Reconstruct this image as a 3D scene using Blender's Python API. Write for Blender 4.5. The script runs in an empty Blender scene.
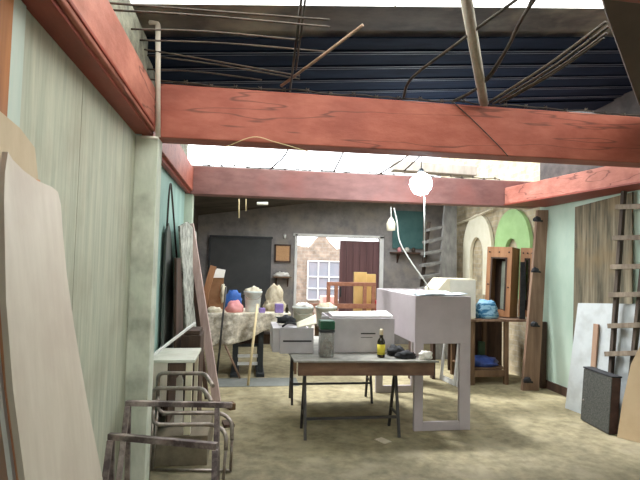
import bpy, bmesh, random
from math import *
from mathutils import Vector as V, Matrix, noise
random.seed(7)
C = bpy.context.scene.collection
SC = bpy.context.scene

# ------------------------------------------------------------------ camera
H = 1.6; F = 480.0; YAW = radians(8.5); PITCH = radians(2.9); ROLL = radians(1.32)
fw = V((sin(YAW)*cos(PITCH), cos(YAW)*cos(PITCH), sin(PITCH)))
r0 = V((cos(YAW), -sin(YAW), 0)); u0 = r0.cross(fw)
RT = r0*cos(ROLL) + u0*sin(ROLL); UP = u0*cos(ROLL) - r0*sin(ROLL)
O = V((0, 0, H))
cam = bpy.data.cameras.new('camera'); co = bpy.data.objects.new('camera', cam); C.objects.link(co)
M = Matrix((RT, UP, -fw)).transposed().to_4x4(); M.translation = O
co.matrix_world = M
cam.sensor_width = 36; cam.lens = 36*F/640; cam.clip_start = .05; cam.clip_end = 200
SC.camera = co

def ray(px, py): return fw + RT*((px-320)/F) + UP*((240-py)/F)
def at(px, py, X=None, Y=None, Z=None):
    """a survey point of the room: where the sight line through a photo point meets a wall-parallel plane"""
    d = ray(px, py)
    if X is not None: t = X/d.x
    elif Y is not None: t = Y/d.y
    else: t = (Z-H)/d.z
    return O + d*t
def onplane(px, py, p, n):
    d = ray(px, py); n = V(n); return O + d*((V(p)-O).dot(n)/d.dot(n))

# ------------------------------------------------------------------ materials
def lin(c):
    def f(v):
        v /= 255.0
        return v/12.92 if v <= .04045 else ((v+.055)/1.055)**2.4
    return (f(c[0]), f(c[1]), f(c[2]), 1)
def mat(name, a, b=None, sc=(4, 4, 4), rough=.7, bump=0.0, metal=0.0, det=6, lo=.35, hi=.65, stain=None, stain_sc=1.5, stain_amt=.5, spec=.4, cracks=None):
    m = bpy.data.materials.new(name); m.use_nodes = True
    N = m.node_tree.nodes; L = m.node_tree.links; p = N['Principled BSDF']
    p.inputs['Roughness'].default_value = rough; p.inputs['Metallic'].default_value = metal
    p.inputs['Specular IOR Level'].default_value = spec
    if b is None:
        p.inputs['Base Color'].default_value = lin(a); return m
    tc = N.new('ShaderNodeTexCoord'); mp = N.new('ShaderNodeMapping'); L.new(tc.outputs['Object'], mp.inputs[0])
    mp.inputs['Scale'].default_value = sc
    nz = N.new('ShaderNodeTexNoise'); nz.inputs['Scale'].default_value = 1; nz.inputs['Detail'].default_value = det
    nz.inputs['Roughness'].default_value = .65
    L.new(mp.outputs[0], nz.inputs['Vector'])
    cr = N.new('ShaderNodeValToRGB'); cr.color_ramp.elements[0].position = lo; cr.color_ramp.elements[1].position = hi
    cr.color_ramp.elements[0].color = lin(a); cr.color_ramp.elements[1].color = lin(b)
    L.new(nz.outputs['Fac'], cr.inputs[0]); out = cr.outputs[0]
    if stain is not None:
        n2 = N.new('ShaderNodeTexNoise'); n2.inputs['Scale'].default_value = stain_sc; n2.inputs['Detail'].default_value = 5
        L.new(tc.outputs['Object'], n2.inputs['Vector'])
        r2 = N.new('ShaderNodeValToRGB'); r2.color_ramp.elements[0].position = .5; r2.color_ramp.elements[1].position = .68
        r2.color_ramp.elements[0].color = (0, 0, 0, 1); r2.color_ramp.elements[1].color = (stain_amt,)*3 + (1,)
        L.new(n2.outputs['Fac'], r2.inputs[0])
        mx = N.new('ShaderNodeMix'); mx.data_type = 'RGBA'
        L.new(r2.outputs[0], mx.inputs['Factor']); L.new(out, mx.inputs['A']); mx.inputs['B'].default_value = lin(stain)
        out = mx.outputs['Result']
    if cracks:
        m3 = N.new('ShaderNodeMapping'); m3.inputs['Scale'].default_value = cracks; L.new(tc.outputs['Object'], m3.inputs[0])
        n3 = N.new('ShaderNodeTexNoise'); n3.inputs['Scale'].default_value = 1; n3.inputs['Detail'].default_value = 3; L.new(m3.outputs[0], n3.inputs['Vector'])
        r3 = N.new('ShaderNodeValToRGB'); e3 = r3.color_ramp.elements
        e3[0].position = .490; e3[0].color = (0, 0, 0, 1); e3[1].position = .515; e3[1].color = (0, 0, 0, 1)
        k3 = e3.new(.5025); k3.color = (.75, .75, .75, 1)
        L.new(n3.outputs['Fac'], r3.inputs[0])
        x3 = N.new('ShaderNodeMix'); x3.data_type = 'RGBA'; L.new(r3.outputs[0], x3.inputs['Factor']); L.new(out, x3.inputs['A']); x3.inputs['B'].default_value = lin((72, 40, 32))
        out = x3.outputs['Result']
    L.new(out, p.inputs['Base Color'])
    if bump:
        bp = N.new('ShaderNodeBump'); bp.inputs['Strength'].default_value = bump; bp.inputs['Distance'].default_value = .02
        L.new(nz.outputs['Fac'], bp.inputs['Height']); L.new(bp.outputs[0], p.inputs['Normal'])
    return m
def brick_mat(name, c1, c2, mortar, axes=('Y', 'Z'), scale=3.2, bump=.5):
    m = bpy.data.materials.new(name); m.use_nodes = True
    N = m.node_tree.nodes; L = m.node_tree.links; p = N['Principled BSDF']; p.inputs['Roughness'].default_value = .85
    tc = N.new('ShaderNodeTexCoord'); sx = N.new('ShaderNodeSeparateXYZ'); cx = N.new('ShaderNodeCombineXYZ')
    L.new(tc.outputs['Object'], sx.inputs[0]); L.new(sx.outputs[axes[0]], cx.inputs['X']); L.new(sx.outputs[axes[1]], cx.inputs['Y'])
    nz = N.new('ShaderNodeTexNoise'); nz.inputs['Scale'].default_value = 6; nz.inputs['Detail'].default_value = 6
    L.new(tc.outputs['Object'], nz.inputs['Vector'])
    ad = N.new('ShaderNodeVectorMath'); ad.operation = 'MULTIPLY_ADD'; ad.inputs[1].default_value = (.07, .07, 0)
    L.new(nz.outputs['Color'], ad.inputs[0]); L.new(cx.outputs[0], ad.inputs[2])
    bt = N.new('ShaderNodeTexBrick'); bt.inputs['Scale'].default_value = scale; bt.inputs['Mortar Size'].default_value = .03
    bt.inputs['Mortar Smooth'].default_value = .6
    bt.inputs['Color1'].default_value = lin(c1); bt.inputs['Color2'].default_value = lin(c2); bt.inputs['Mortar'].default_value = lin(mortar)
    L.new(ad.outputs[0], bt.inputs['Vector'])
    mx = N.new('ShaderNodeMix'); mx.data_type = 'RGBA'; mx.blend_type = 'OVERLAY'; mx.inputs['Factor'].default_value = .75
    L.new(bt.outputs['Color'], mx.inputs['A']); L.new(nz.outputs['Fac'], mx.inputs['B']); L.new(mx.outputs['Result'], p.inputs['Base Color'])
    bp = N.new('ShaderNodeBump'); bp.inputs['Strength'].default_value = bump; bp.inputs['Distance'].default_value = .03
    L.new(nz.outputs['Fac'], bp.inputs['Height']); L.new(bp.outputs[0], p.inputs['Normal'])
    return m

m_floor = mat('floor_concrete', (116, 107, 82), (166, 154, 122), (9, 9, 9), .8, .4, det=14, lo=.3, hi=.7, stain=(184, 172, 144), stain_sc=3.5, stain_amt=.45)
def floor_depth_tone(m):  # base colour darker toward the front, lighter toward the rear, noisy border
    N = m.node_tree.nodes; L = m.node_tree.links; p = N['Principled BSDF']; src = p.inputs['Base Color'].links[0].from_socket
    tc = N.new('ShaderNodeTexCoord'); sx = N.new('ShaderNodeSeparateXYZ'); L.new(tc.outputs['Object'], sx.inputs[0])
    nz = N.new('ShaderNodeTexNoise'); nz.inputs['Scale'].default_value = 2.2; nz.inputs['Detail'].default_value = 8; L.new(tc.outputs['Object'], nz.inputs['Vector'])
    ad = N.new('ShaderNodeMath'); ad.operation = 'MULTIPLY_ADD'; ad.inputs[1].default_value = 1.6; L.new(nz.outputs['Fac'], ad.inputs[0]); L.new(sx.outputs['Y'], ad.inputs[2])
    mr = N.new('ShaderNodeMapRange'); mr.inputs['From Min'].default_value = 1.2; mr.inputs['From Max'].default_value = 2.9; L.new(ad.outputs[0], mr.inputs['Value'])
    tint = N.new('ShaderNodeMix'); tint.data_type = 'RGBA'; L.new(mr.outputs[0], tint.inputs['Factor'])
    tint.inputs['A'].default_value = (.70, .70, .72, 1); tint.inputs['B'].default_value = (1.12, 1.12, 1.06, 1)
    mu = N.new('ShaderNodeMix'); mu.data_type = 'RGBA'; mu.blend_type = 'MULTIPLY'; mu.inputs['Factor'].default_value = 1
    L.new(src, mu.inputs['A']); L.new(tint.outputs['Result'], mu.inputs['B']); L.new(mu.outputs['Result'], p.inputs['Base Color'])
floor_depth_tone(m_floor)
m_ground = mat('outside_ground', (130, 122, 110), (145, 136, 124), (2, 2, 2), .9)
m_lwall = mat('green_wall_board', (162, 166, 148), (190, 190, 170), (28, 28, 1.6), .7, .2, stain=(150, 140, 120), stain_sc=2.2, stain_amt=.45)
m_lwall2 = mat('blue_wall_paint', (144, 176, 166), (168, 198, 188), (6, 6, 1), .7, .1)
m_rwall = mat('mint_wall_paint', (180, 204, 186), (198, 216, 198), (3, 3, 1.5), .6, .08, stain=(205, 222, 206), stain_sc=1.2, stain_amt=.5)
m_bwall = mat('grey_plaster', (122, 118, 117), (152, 147, 142), (5, 5, 5), .9, .4, det=9, stain=(150, 138, 118), stain_sc=2.5, stain_amt=.4)
m_dwall = mat('dark_sheet_wall', (70, 64, 58), (96, 88, 78), (2, 2, 9), .8, .2)
m_conc = mat('raw_concrete', (88, 88, 76), (150, 148, 130), (9, 9, 9), .9, .6, det=9)
m_conc2 = mat('column_concrete', (188, 194, 176), (214, 216, 200), (6, 6, 2), .85, .3, stain=(104, 100, 86), stain_sc=3, stain_amt=.7)
m_beaml = mat('lightened_side_beam_paint', (166, 100, 84), (196, 128, 110), (9, 3.5, 9), .7, .4, det=9, stain=(140, 76, 60), stain_sc=3, stain_amt=.6, cracks=(6, .6, 6))  # the beams' red lightened in colour to make up for weak light here
m_beam = mat('red_beam_paint', (146, 74, 57), (168, 95, 76), (3.5, 9, 9), .6, .22, det=9, stain=(126, 60, 46), stain_sc=2.5, stain_amt=.5, cracks=(.55, 6, 6))
m_beam_haze = mat('hazed_red_beam_paint', (118, 80, 75), (140, 100, 94), (3.5, 9, 9), .6, .15, det=9, stain=(146, 84, 74), stain_sc=2.5, stain_amt=.4)  # same red paint, greyed for lens haze and darkened against the bulb's light
m_beam2 = mat('red_trim_paint', (128, 54, 40), (150, 68, 52), (9, 3, 9), .55, .15)
m_roof = mat('dark_blue_roof_sheet', (14, 22, 36), (26, 36, 52), (2, 8, 8), .9, .1, spec=.1)
m_roofedge = mat('roof_rib_edge', (66, 74, 86), (96, 102, 110), (3, 9, 9), .6)
m_roof2 = mat('dusty_roof_sheet', (68, 63, 58), (104, 97, 88), (2.2, 5, 5), .8, .1, stain=(170, 160, 138), stain_sc=1.6, stain_amt=.6)
m_leanto = mat('sooty_roof_sheet', (62, 58, 54), (92, 86, 78), (1, 5, 5), .8, .1)
m_brick = brick_mat('pale_stone_bricks', (192, 178, 148), (170, 154, 124), (184, 174, 152))
m_facade = brick_mat('house_stone', (146, 129, 114), (134, 117, 103), (142, 132, 122), ('X', 'Z'), 2.4)
m_white = mat('white_paint', (214, 214, 210), (228, 227, 222), (6, 6, 6), .5)
m_offw = mat('offwhite_paint', (200, 198, 184), (218, 215, 202), (5, 5, 5), .6, stain=(176, 170, 150), stain_sc=4, stain_amt=.5)
m_maroon = mat('maroon_door', (94, 64, 64), (112, 80, 80), (14, 3, .8), .6)
m_rust = mat('rusty_steel', (56, 47, 41), (88, 74, 62), (9, 9, 9), .7, .2)
m_cable = mat('dark_cable', (44, 36, 30), (66, 56, 46), (9, 9, 9), .7)
m_pvc = mat('white_pipe', (214, 204, 190), (228, 220, 206), (5, 5, 9), .5)
m_grey_tim = mat('grey_timber', (164, 156, 142), (192, 184, 170), (9, 9, 2), .8)
m_brownp = mat('brown_sheet', (84, 70, 62), (100, 84, 74), (2, 2, 2), .7)
m_board = mat('pale_laminate', (196, 184, 168), (208, 197, 182), (14, 14, 1.2), .5, stain=(178, 160, 146), stain_sc=2.6, stain_amt=.5)
m_ply = mat('orange_ply_edge', (186, 128, 92), (206, 150, 112), (9, 9, 2), .6)
m_beige = mat('beige_board', (186, 166, 138), (200, 182, 154), (5, 5, 2), .7)
m_timber = mat('varnished_timber', (150, 94, 52), (184, 122, 72), (12, 12, 1.2), .5, .1)
m_tube = mat('dull_chrome_tube', (132, 120, 112), (176, 164, 156), (12, 12, 12), .35, metal=.75)
m_sq = mat('scuffed_purple_grey_steel', (92, 80, 80), (190, 174, 168), (6, 6, 6), .45, metal=.4, lo=.42, hi=.68)
m_desk = mat('lilac_grey_board', (176, 166, 168), (186, 176, 178), (4, 4, 4), .55)
m_desk2 = mat('grey_drawer_board', (186, 180, 181), (200, 194, 195), (5, 5, 5), .5)
m_slot_shadow = mat('slot_and_shadow_dark', (40, 38, 40))
m_apron = mat('brown_table_wood', (104, 76, 58), (130, 100, 78), (3, 12, 14), .7, .2, stain=(80, 56, 44), stain_sc=4, stain_amt=.7)
m_top = mat('dusty_table_top', (120, 118, 110), (160, 156, 146), (6, 6, 6), .7, .1)
m_dsteel = mat('dark_trestle_steel', (56, 54, 54), (76, 72, 68), (9, 9, 9), .5, metal=.3)
m_cloth = mat('stone_pattern_cloth', (156, 146, 126), (240, 232, 214), (13, 13, 13), .85, .3, det=8, stain=(108, 98, 84), stain_sc=7, stain_amt=.6)
m_cream = mat('cream_board', (216, 206, 178), (232, 224, 200), (6, 6, 6), .6)
m_black = mat('black_metal', (36, 40, 42), (52, 56, 58), (8, 8, 8), .5)
m_bboard = mat('dark_slate_panel', (54, 56, 56), (68, 69, 68), (3, 3, 3), .6)
m_cork = mat('cork', (190, 146, 104), (206, 164, 122), (40, 40, 40), .9)
m_dkwood = mat('dark_brown_wood', (60, 44, 36), (92, 70, 56), (10, 10, 1.5), .7, .2)
m_plankw = mat('pale_brown_plank', (150, 120, 98), (170, 140, 116), (10, 10, 1.5), .7)
m_brown = mat('brown_wood', (100, 76, 54), (126, 100, 74), (10, 10, 1.5), .6, .15)
m_brown2 = mat('worn_post_wood', (118, 92, 74), (150, 122, 100), (12, 12, 1.2), .75, .2)
m_cab = mat('orange_cabinet_wood', (162, 112, 76), (188, 138, 98), (14, 14, 1.4), .5, .1)
m_cabs = mat('tan_cabinet_side', (132, 100, 64), (158, 124, 84), (14, 14, 1.4), .55, .1)
m_redw = mat('reddish_wood', (150, 98, 76), (174, 122, 98), (12, 3, 12), .5)
m_foam = mat('tan_foam_board', (216, 178, 108), (232, 198, 134), (4, 4, 2), .7)
m_weath = mat('weathered_plywood', (78, 74, 60), (152, 140, 116), (16, 16, 1.1), .9, .3, det=9, stain=(150, 124, 84), stain_sc=2, stain_amt=.5)
m_ladder = mat('grey_ladder_wood', (106, 94, 80), (140, 126, 108), (14, 14, 4), .85, .2)
m_ladderd = mat('dark_ladder_rail', (62, 52, 46), (88, 76, 64), (14, 14, 2), .85, .2)
m_whiteb = mat('marked_white_board', (184, 190, 190), (200, 204, 202), (3, 3, 3), .5, stain=(162, 163, 158), stain_sc=5, stain_amt=.5)
m_case = mat('dark_speckled_cover', (50, 51, 47), (80, 80, 73), (60, 60, 60), .8, .2)
m_cases = mat('dark_red_brown_side', (66, 46, 40), (88, 62, 54), (9, 9, 9), .7)
m_tan = mat('tan_hardboard', (184, 160, 126), (194, 170, 136), (3, 3, 3), .6)
m_pink = mat('pinkish_plank', (176, 150, 142), (206, 182, 174), (16, 16, 1.5), .7, .1)
m_marb = mat('mottled_slab', (92, 94, 84), (206, 208, 196), (10, 10, 10), .7, .2, det=9)
m_ngreen = mat('bright_green_paint', (158, 196, 130), (172, 208, 144), (5, 5, 5), .5)
m_carch = mat('cream_arch_paint', (226, 220, 192), (236, 231, 208), (6, 6, 6), .6)
m_teal = mat('teal_board', (62, 100, 98), (78, 116, 112), (4, 4, 4), .6)
m_blue = mat('blue_plastic', (46, 92, 170), (66, 118, 196), (9, 9, 9), .45)
m_dblue = mat('dark_blue_sack', (40, 62, 124), (66, 92, 160), (14, 14, 14), .5)
m_pinkp = mat('pink_plastic', (226, 146, 146), (238, 172, 168), (9, 9, 9), .5)
m_purp = mat('purple_plastic', (132, 110, 176), (156, 136, 196), (9, 9, 9), .5)
m_bucket = mat('white_bucket_plastic', (208, 216, 214), (222, 228, 226), (6, 6, 6), .4, stain=(176, 172, 156), stain_sc=9, stain_amt=.5)
m_sack = mat('stained_sackcloth', (168, 152, 122), (222, 212, 186), (12, 12, 7), .9, .4)
m_card = mat('brown_cardboard', (136, 98, 66), (158, 118, 84), (7, 7, 7), .8)
m_red = mat('red_plastic', (176, 34, 44), (196, 50, 58), (6, 6, 6), .5)
m_plas = mat('bluish_white_film', (206, 220, 230), (224, 234, 240), (6, 6, 6), .35)
m_paper = mat('white_paper', (224, 220, 208), (236, 233, 224), (9, 9, 9), .8)
m_rag = mat('black_rag', (28, 28, 30), (52, 52, 54), (14, 14, 14), .8)
m_glassb = mat('dark_bottle_glass', (34, 30, 16), (44, 38, 20), (4, 4, 4), .15)
m_ylabel = mat('yellow_label', (204, 186, 52), (214, 198, 70), (9, 9, 9), .6)
m_capm = mat('beige_cap', (206, 190, 158), (216, 200, 170), (9, 9, 9), .5)
m_gcap = mat('dark_green_lid', (24, 76, 50), (34, 92, 62), (9, 9, 9), .5)
m_jarin = mat('brown_jar_contents', (96, 84, 70), (160, 146, 128), (30, 30, 30), .6)
m_mat = mat('grey_floor_mat', (112, 114, 108), (128, 130, 124), (4, 4, 4), .8)
m_tile = mat('pale_tile', (196, 182, 160), (208, 196, 174), (9, 9, 9), .6)
m_wpane = mat('far_window_pane', (132, 138, 148), (144, 140, 148), (3, 3, 3), .3)
m_mirror = mat('dim_mirror', (150, 156, 140), (190, 192, 170), (5, 5, 3), .2)
m_string = mat('pale_string', (206, 186, 140), (216, 198, 156), (9, 9, 9), .8)
m_cord = mat('white_cord', (206, 208, 200), (216, 218, 210), (9, 9, 9), .6)
m_dustc = mat('striped_blue_bag', (44, 110, 150), (150, 190, 210), (3, 26, 26), .6, lo=.45, hi=.55)
m_lamp = bpy.data.materials.new('lit_bulb'); m_lamp.use_nodes = True
_p = m_lamp.node_tree.nodes['Principled BSDF']; _p.inputs['Emission Color'].default_value = (.86, .94, 1, 1); _p.inputs['Emission Strength'].default_value = 115
m_tube_l = mat('unlit_tube', (224, 222, 206), (232, 230, 216), (3, 3, 3), .4)
m_trans = bpy.data.materials.new('translucent_sheet'); m_trans.use_nodes = True
_n = m_trans.node_tree.nodes; _t = _n.new('ShaderNodeBsdfTranslucent'); _t.inputs[0].default_value = (.94, .94, .90, 1)
m_trans.node_tree.links.new(_t.outputs[0], _n['Material Output'].inputs[0])
m_trans2 = m_trans.copy(); m_trans2.name = 'dirty_translucent_sheet'; m_trans2.node_tree.nodes['Translucent BSDF'].inputs[0].default_value = (.85, .85, .83, 1)
m_jar = bpy.data.materials.new('clear_jar_glass'); m_jar.use_nodes = True
_p = m_jar.node_tree.nodes['Principled BSDF']; _p.inputs['Transmission Weight'].default_value = .8; _p.inputs['Roughness'].default_value = .08; _p.inputs['Base Color'].default_value = (.8, .8, .76, 1)

# ------------------------------------------------------------------ mesh helpers
class MB:
    def __init__(s): s.bm = bmesh.new()
    def _faces(s, vs, fs, smooth=False):
        b = [s.bm.verts.new(v) for v in vs]
        for f in fs:
            try:
                q = s.bm.faces.new([b[i] for i in f]); q.smooth = smooth
            except ValueError: pass
        return b
    def hexa(s, p, bev=0):
        t = bmesh.new(); b = [t.verts.new(v) for v in p]
        for f in ((3, 2, 1, 0), (4, 5, 6, 7), (0, 1, 5, 4), (1, 2, 6, 5), (2, 3, 7, 6), (3, 0, 4, 7)): t.faces.new([b[i] for i in f])
        bmesh.ops.recalc_face_normals(t, faces=t.faces)
        if bev: bmesh.ops.bevel(t, geom=t.edges[:], offset=bev, segments=2, affect='EDGES', profile=.5)
        me = bpy.data.meshes.new('t'); t.to_mesh(me); t.free(); s.bm.from_mesh(me); bpy.data.meshes.remove(me); return s
    def box(s, x0, x1, y0, y1, z0, z1, bev=0):
        return s.hexa([(x0, y0, z0), (x1, y0, z0), (x1, y1, z0), (x0, y1, z0), (x0, y0, z1), (x1, y0, z1), (x1, y1, z1), (x0, y1, z1)], bev)
    def rbox(s, cx, cy, z0, z1, wx, wy, ang, bev=0):
        c, n = cos(ang), sin(ang); pts = []
        for z in (z0, z1):
            for a, b in ((-1, -1), (1, -1), (1, 1), (-1, 1)):
                x, y = a*wx/2, b*wy/2; pts.append((cx+x*c-y*n, cy+x*n+y*c, z))
        return s.hexa(pts, bev)
    def bar(s, p, q, w, h, side=(1, 0, 0), bev=0):
        """a rectangular bar from p to q, w wide along SIDE and h thick"""
        p, q = V(p), V(q); d = (q-p).normalized(); a = V(side); a = (a-d*a.dot(d)).normalized(); b = d.cross(a)
        a, b = a*w/2, b*h/2
        return s.hexa([p-a-b, p+a-b, p+a+b, p-a+b, q-a-b, q+a-b, q+a+b, q-a+b], bev)
    def prism(s, poly, vec):
        poly = [V(p) for p in poly]; n = len(poly); vec = V(vec)
        t = bmesh.new(); a = [t.verts.new(p) for p in poly]; b = [t.verts.new(p+vec) for p in poly]
        t.faces.new(a); t.faces.new(b[::-1])
        for i in range(n): t.faces.new((a[i], b[i], b[(i+1) % n], a[(i+1) % n]))
        bmesh.ops.recalc_face_normals(t, faces=t.faces)
        me = bpy.data.meshes.new('t'); t.to_mesh(me); t.free(); s.bm.from_mesh(me); bpy.data.meshes.remove(me); return s
    def tube(s, pts, r, seg=8, closed=False):
        pts = [V(p) for p in pts]; n = len(pts); rings = []; pa = None
        for i, p in enumerate(pts):
            a = pts[i-1] if (i or closed) else p; b = pts[(i+1) % n] if (i < n-1 or closed) else p
            d = (b-a).normalized()
            if pa is None: pa = d.orthogonal()
            pa = (pa-d*pa.dot(d)).normalized(); qb = d.cross(pa)
            rr = r[i] if isinstance(r, (list, tuple)) else r
            rings.append([s.bm.verts.new(p+(pa*cos(2*pi*k/seg)+qb*sin(2*pi*k/seg))*rr) for k in range(seg)])
        for i in range(n if closed else n-1):
            A, B = rings[i], rings[(i+1) % n]
            for k in range(seg): s.bm.faces.new((A[k], A[(k+1) % seg], B[(k+1) % seg], B[k])).smooth = True
        if not closed: s.bm.faces.new(rings[0][::-1]); s.bm.faces.new(rings[-1])
        return s
    def lathe(s, c, prof, seg=20, sx=1, sy=1):
        c = V(c); rings = []
        for r, z in prof: rings.append([s.bm.verts.new(c+V((r*sx*cos(2*pi*k/seg), r*sy*sin(2*pi*k/seg), z))) for k in range(seg)])
        for A, B in zip(rings, rings[1:]):
            for k in range(seg): s.bm.faces.new((A[k], A[(k+1) % seg], B[(k+1) % seg], B[k])).smooth = True
        s.bm.faces.new(rings[0][::-1]); s.bm.faces.new(rings[-1]); return s
    def blob(s, c, r, amp=.25, fr=2.5, seed=0, flat=True, sub=3):
        t = bmesh.new(); bmesh.ops.create_icosphere(t, subdivisions=sub, radius=1)
        for v in t.verts:
            n = noise.fractal(v.co*fr+V((seed*3.1, seed*1.7, 0)), .6, 2, 3)
            q = v.co*(1+amp*n); z = q.z
            if flat and z < -.5: z = -.5
            v.co = V(c)+V((q.x*r[0], q.y*r[1], (z+.5 if flat else z)*r[2]))
        for f in t.faces: f.smooth = True
        me = bpy.data.meshes.new('t'); t.to_mesh(me); t.free(); s.bm.from_mesh(me); bpy.data.meshes.remove(me); return s
    def sheet(s, quad, nu, nv, amp, fr=6, seed=0, th=.004):
        """a rumpled sheet over four corners"""
        a, b, c, d = [V(q) for q in quad]; nrm = (b-a).cross(d-a).normalized()
        for off in (0, 1):
            G = []
            for i in range(nu+1):
                row = []
                for j in range(nv+1):
                    u, v = i/nu, j/nv; p = (a*(1-u)+b*u)*(1-v)+(d*(1-u)+c*u)*v
                    p = p+nrm*(amp*(.5+.5*noise.noise(p*fr+V((seed, seed, 0)))*1.8)-off*th); row.append(s.bm.verts.new(p))
                G.append(row)
            for i in range(nu):
                for j in range(nv):
                    f = [G[i][j], G[i+1][j], G[i+1][j+1], G[i][j+1]]
                    s.bm.faces.new(f if not off else f[::-1]).smooth = True
            if off == 0: top = G
            else:
                E1 = [top[i][0] for i in range(nu+1)]+[top[nu][j] for j in range(1, nv+1)]+[top[i][nv] for i in range(nu-1, -1, -1)]+[top[0][j] for j in range(nv-1, 0, -1)]
                E2 = [G[i][0] for i in range(nu+1)]+[G[nu][j] for j in range(1, nv+1)]+[G[i][nv] for i in range(nu-1, -1, -1)]+[G[0][j] for j in range(nv-1, 0, -1)]
                for k in range(len(E1)): s.bm.faces.new((E1[k], E2[k], E2[(k+1) % len(E1)], E1[(k+1) % len(E1)]))
        return s
    def build(s, name, m, parent=None):
        bm = s.bm
        me = bpy.data.meshes.new(name); o = bpy.data.objects.new(name, me); C.objects.link(o)
        if parent is not None:
            w = V((0, 0, 0)); q = parent
            while q is not None: w += q.location; q = q.parent
            o.parent = parent
        else:
            xs = [v.co for v in bm.verts]
            lo = V([min(v[i] for v in xs) for i in range(3)]); hi = V([max(v[i] for v in xs) for i in range(3)])
            w = V(((lo.x+hi.x)/2, (lo.y+hi.y)/2, lo.z)); o.location = w
        for v in bm.verts: v.co -= w
        bmesh.ops.recalc_face_normals(bm, faces=bm.faces)
        bm.to_mesh(me); bm.free()
        if isinstance(m, (list, tuple)):
            for k in m: me.materials.append(k)
        else: me.materials.append(m)
        return o

def tag(o, label, cat, group=None, kind=None):
    o['label'] = label; o['category'] = cat
    if group: o['group'] = group
    if kind: o['kind'] = kind
    return o
def thing(name, label, cat, loc, group=None):
    o = bpy.data.objects.new(name, None); C.objects.link(o); o.location = loc; o.empty_display_size = .1
    return tag(o, label, cat, group)
def struct(name, mb, m, parent=None, label=None):
    o = mb.build(name, m, parent)
    if parent is None: o['kind'] = 'structure'
    return o
def bend(pts, r=.05, n=4):
    """round the corners of a polyline"""
    pts = [V(p) for p in pts]; out = [pts[0]]
    for a, b, c in zip(pts, pts[1:], pts[2:]):
        d1 = min(r, (a-b).length*.45); d2 = min(r, (c-b).length*.45)
        p = b+(a-b).normalized()*d1; q = b+(c-b).normalized()*d2
        for k in range(n+1):
            t = k/n; out.append((p*(1-t)+b*t)*(1-t)+(b*(1-t)+q*t)*t)
    out.append(pts[-1]); return out
def sag(p, q, s, n=10):
    p, q = V(p), V(q); return [p.lerp(q, i/n)-V((0, 0, s*4*(i/n)*(1-i/n))) for i in range(n+1)]
def curve(pts, n=6):
    """smooth line through points"""
    P = [V(p) for p in pts]; P = [P[0]*2-P[1]]+P+[P[-1]*2-P[-2]]; out = []
    for a, b, c, d in zip(P, P[1:], P[2:], P[3:]):
        for k in range(n):
            t = k/n; out.append(.5*((2*b)+(c-a)*t+(2*a-5*b+4*c-d)*t*t+(3*b-a-3*c+d)*t**3))
    out.append(P[-2]); return out
def copy_tree(o, parent=None):
    c = o.copy(); C.objects.link(c); c.parent = parent
    for ch in [x for x in bpy.data.objects if x.parent == o]: copy_tree(ch, c)
    return c

# ------------------------------------------------------------------ the setting
WL = -.78; WR = 4.05; YB = 9.6
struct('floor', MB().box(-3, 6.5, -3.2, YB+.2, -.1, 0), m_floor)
struct('ground_outside', MB().box(-14, 18, -16, 30, -.3, -.1), m_ground)
b = MB()
for y0, y1 in ((-3, 1.1), (1.1, 1.72), (1.723, 2.33), (2.333, 3.4)): b.box(WL-.06, WL, y0, y1-.003, 0, 2.5)
b.box(WL-.3, WL-.06, -3, 3.4, 0, 3.5)
struct('wall_left', b, m_lwall)
struct('wall_left_rear', MB().box(WL-.3, WL-.02, 3.4, 6.12, 0, 2.6), m_lwall2)
struct('wall_left_upper', MB().box(WL-.3, WL-.001, 3.4, 6.12, 2.6, 3.5).box(WL-.06, -.72, -3, 3.36, 2.735, 3.1), m_conc)
b = MB()
for k in range(48): b.box(-1.08+(.02 if k % 2 else 0), -.98, 6.12, YB, k*.06, k*.06+.06)
struct('wall_left_back', b, m_dwall)
struct('concrete_column', MB().box(WL, -.63, 3.38, 3.54, 0, 2.45, .006), m_conc2)
struct('trim_1', MB().box(WL-.1, -.70, 6.12, 6.26, 0, 2.44, .004), mat('pale_corner_post', (172, 184, 164), (192, 200, 180), (8, 8, 1), .7))
struct('wall_right', MB().box(WR, WR+.25, -3, 6.2, 0, 2.74), m_rwall)
struct('wall_right_upper', MB().box(WR, WR+.25, -3, 6.2, 2.74, 3.9), mat('dark_plaster', (58, 54, 52), (84, 78, 74), (5, 5, 5), .9))  # upper wall in one dark tone
struct('baseboard_right', MB().box(WR-.025, WR, -3, 6.1, 0, .11, .004), m_dkwood)
struct('wall_right_rear', MB().box(WR+.02, WR+.3, 6.2, YB+.2, 0, 4.6), m_brick)
DX0, DX1, DZ = .955, 2.70, 2.16
struct('wall_back', MB().box(-1.1, DX0, YB, YB+.2, 0, 2.9).box(DX0, DX1, YB, YB+.2, DZ, 3.1).box(DX1, WR+.05, YB, YB+.2, 0, 3.2), m_bwall)
struct('wall_front', MB().box(-1.1, .8, -3.2, -3, 0, 3.5).box(2.4, 4.3, -3.2, -3, 0, 3.5).box(.8, 2.4, -3.2, -3, 2.2, 3.5), m_rwall)
struct('trim_2', MB().box(DX0-.03, DX0+.02, YB-.03, YB+.02, 0, DZ+.04).box(DX1-.02, DX1+.06, YB-.03, YB+.02, 0, DZ+.04).box(DX0-.06, DX1+.06, YB-.03, YB+.02, DZ, DZ+.05), m_white)
b = MB()
for k in range(6): b.box(1.86+k*.14, 1.86+k*.14+.135, YB+.05, YB+.09, .02, 2.10, .004)
dr = struct('door_1', b, m_maroon)
MB().box(1.87, 1.90, YB+.02, YB+.05, .95, 1.15).build('door_handle', m_black, dr)

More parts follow.
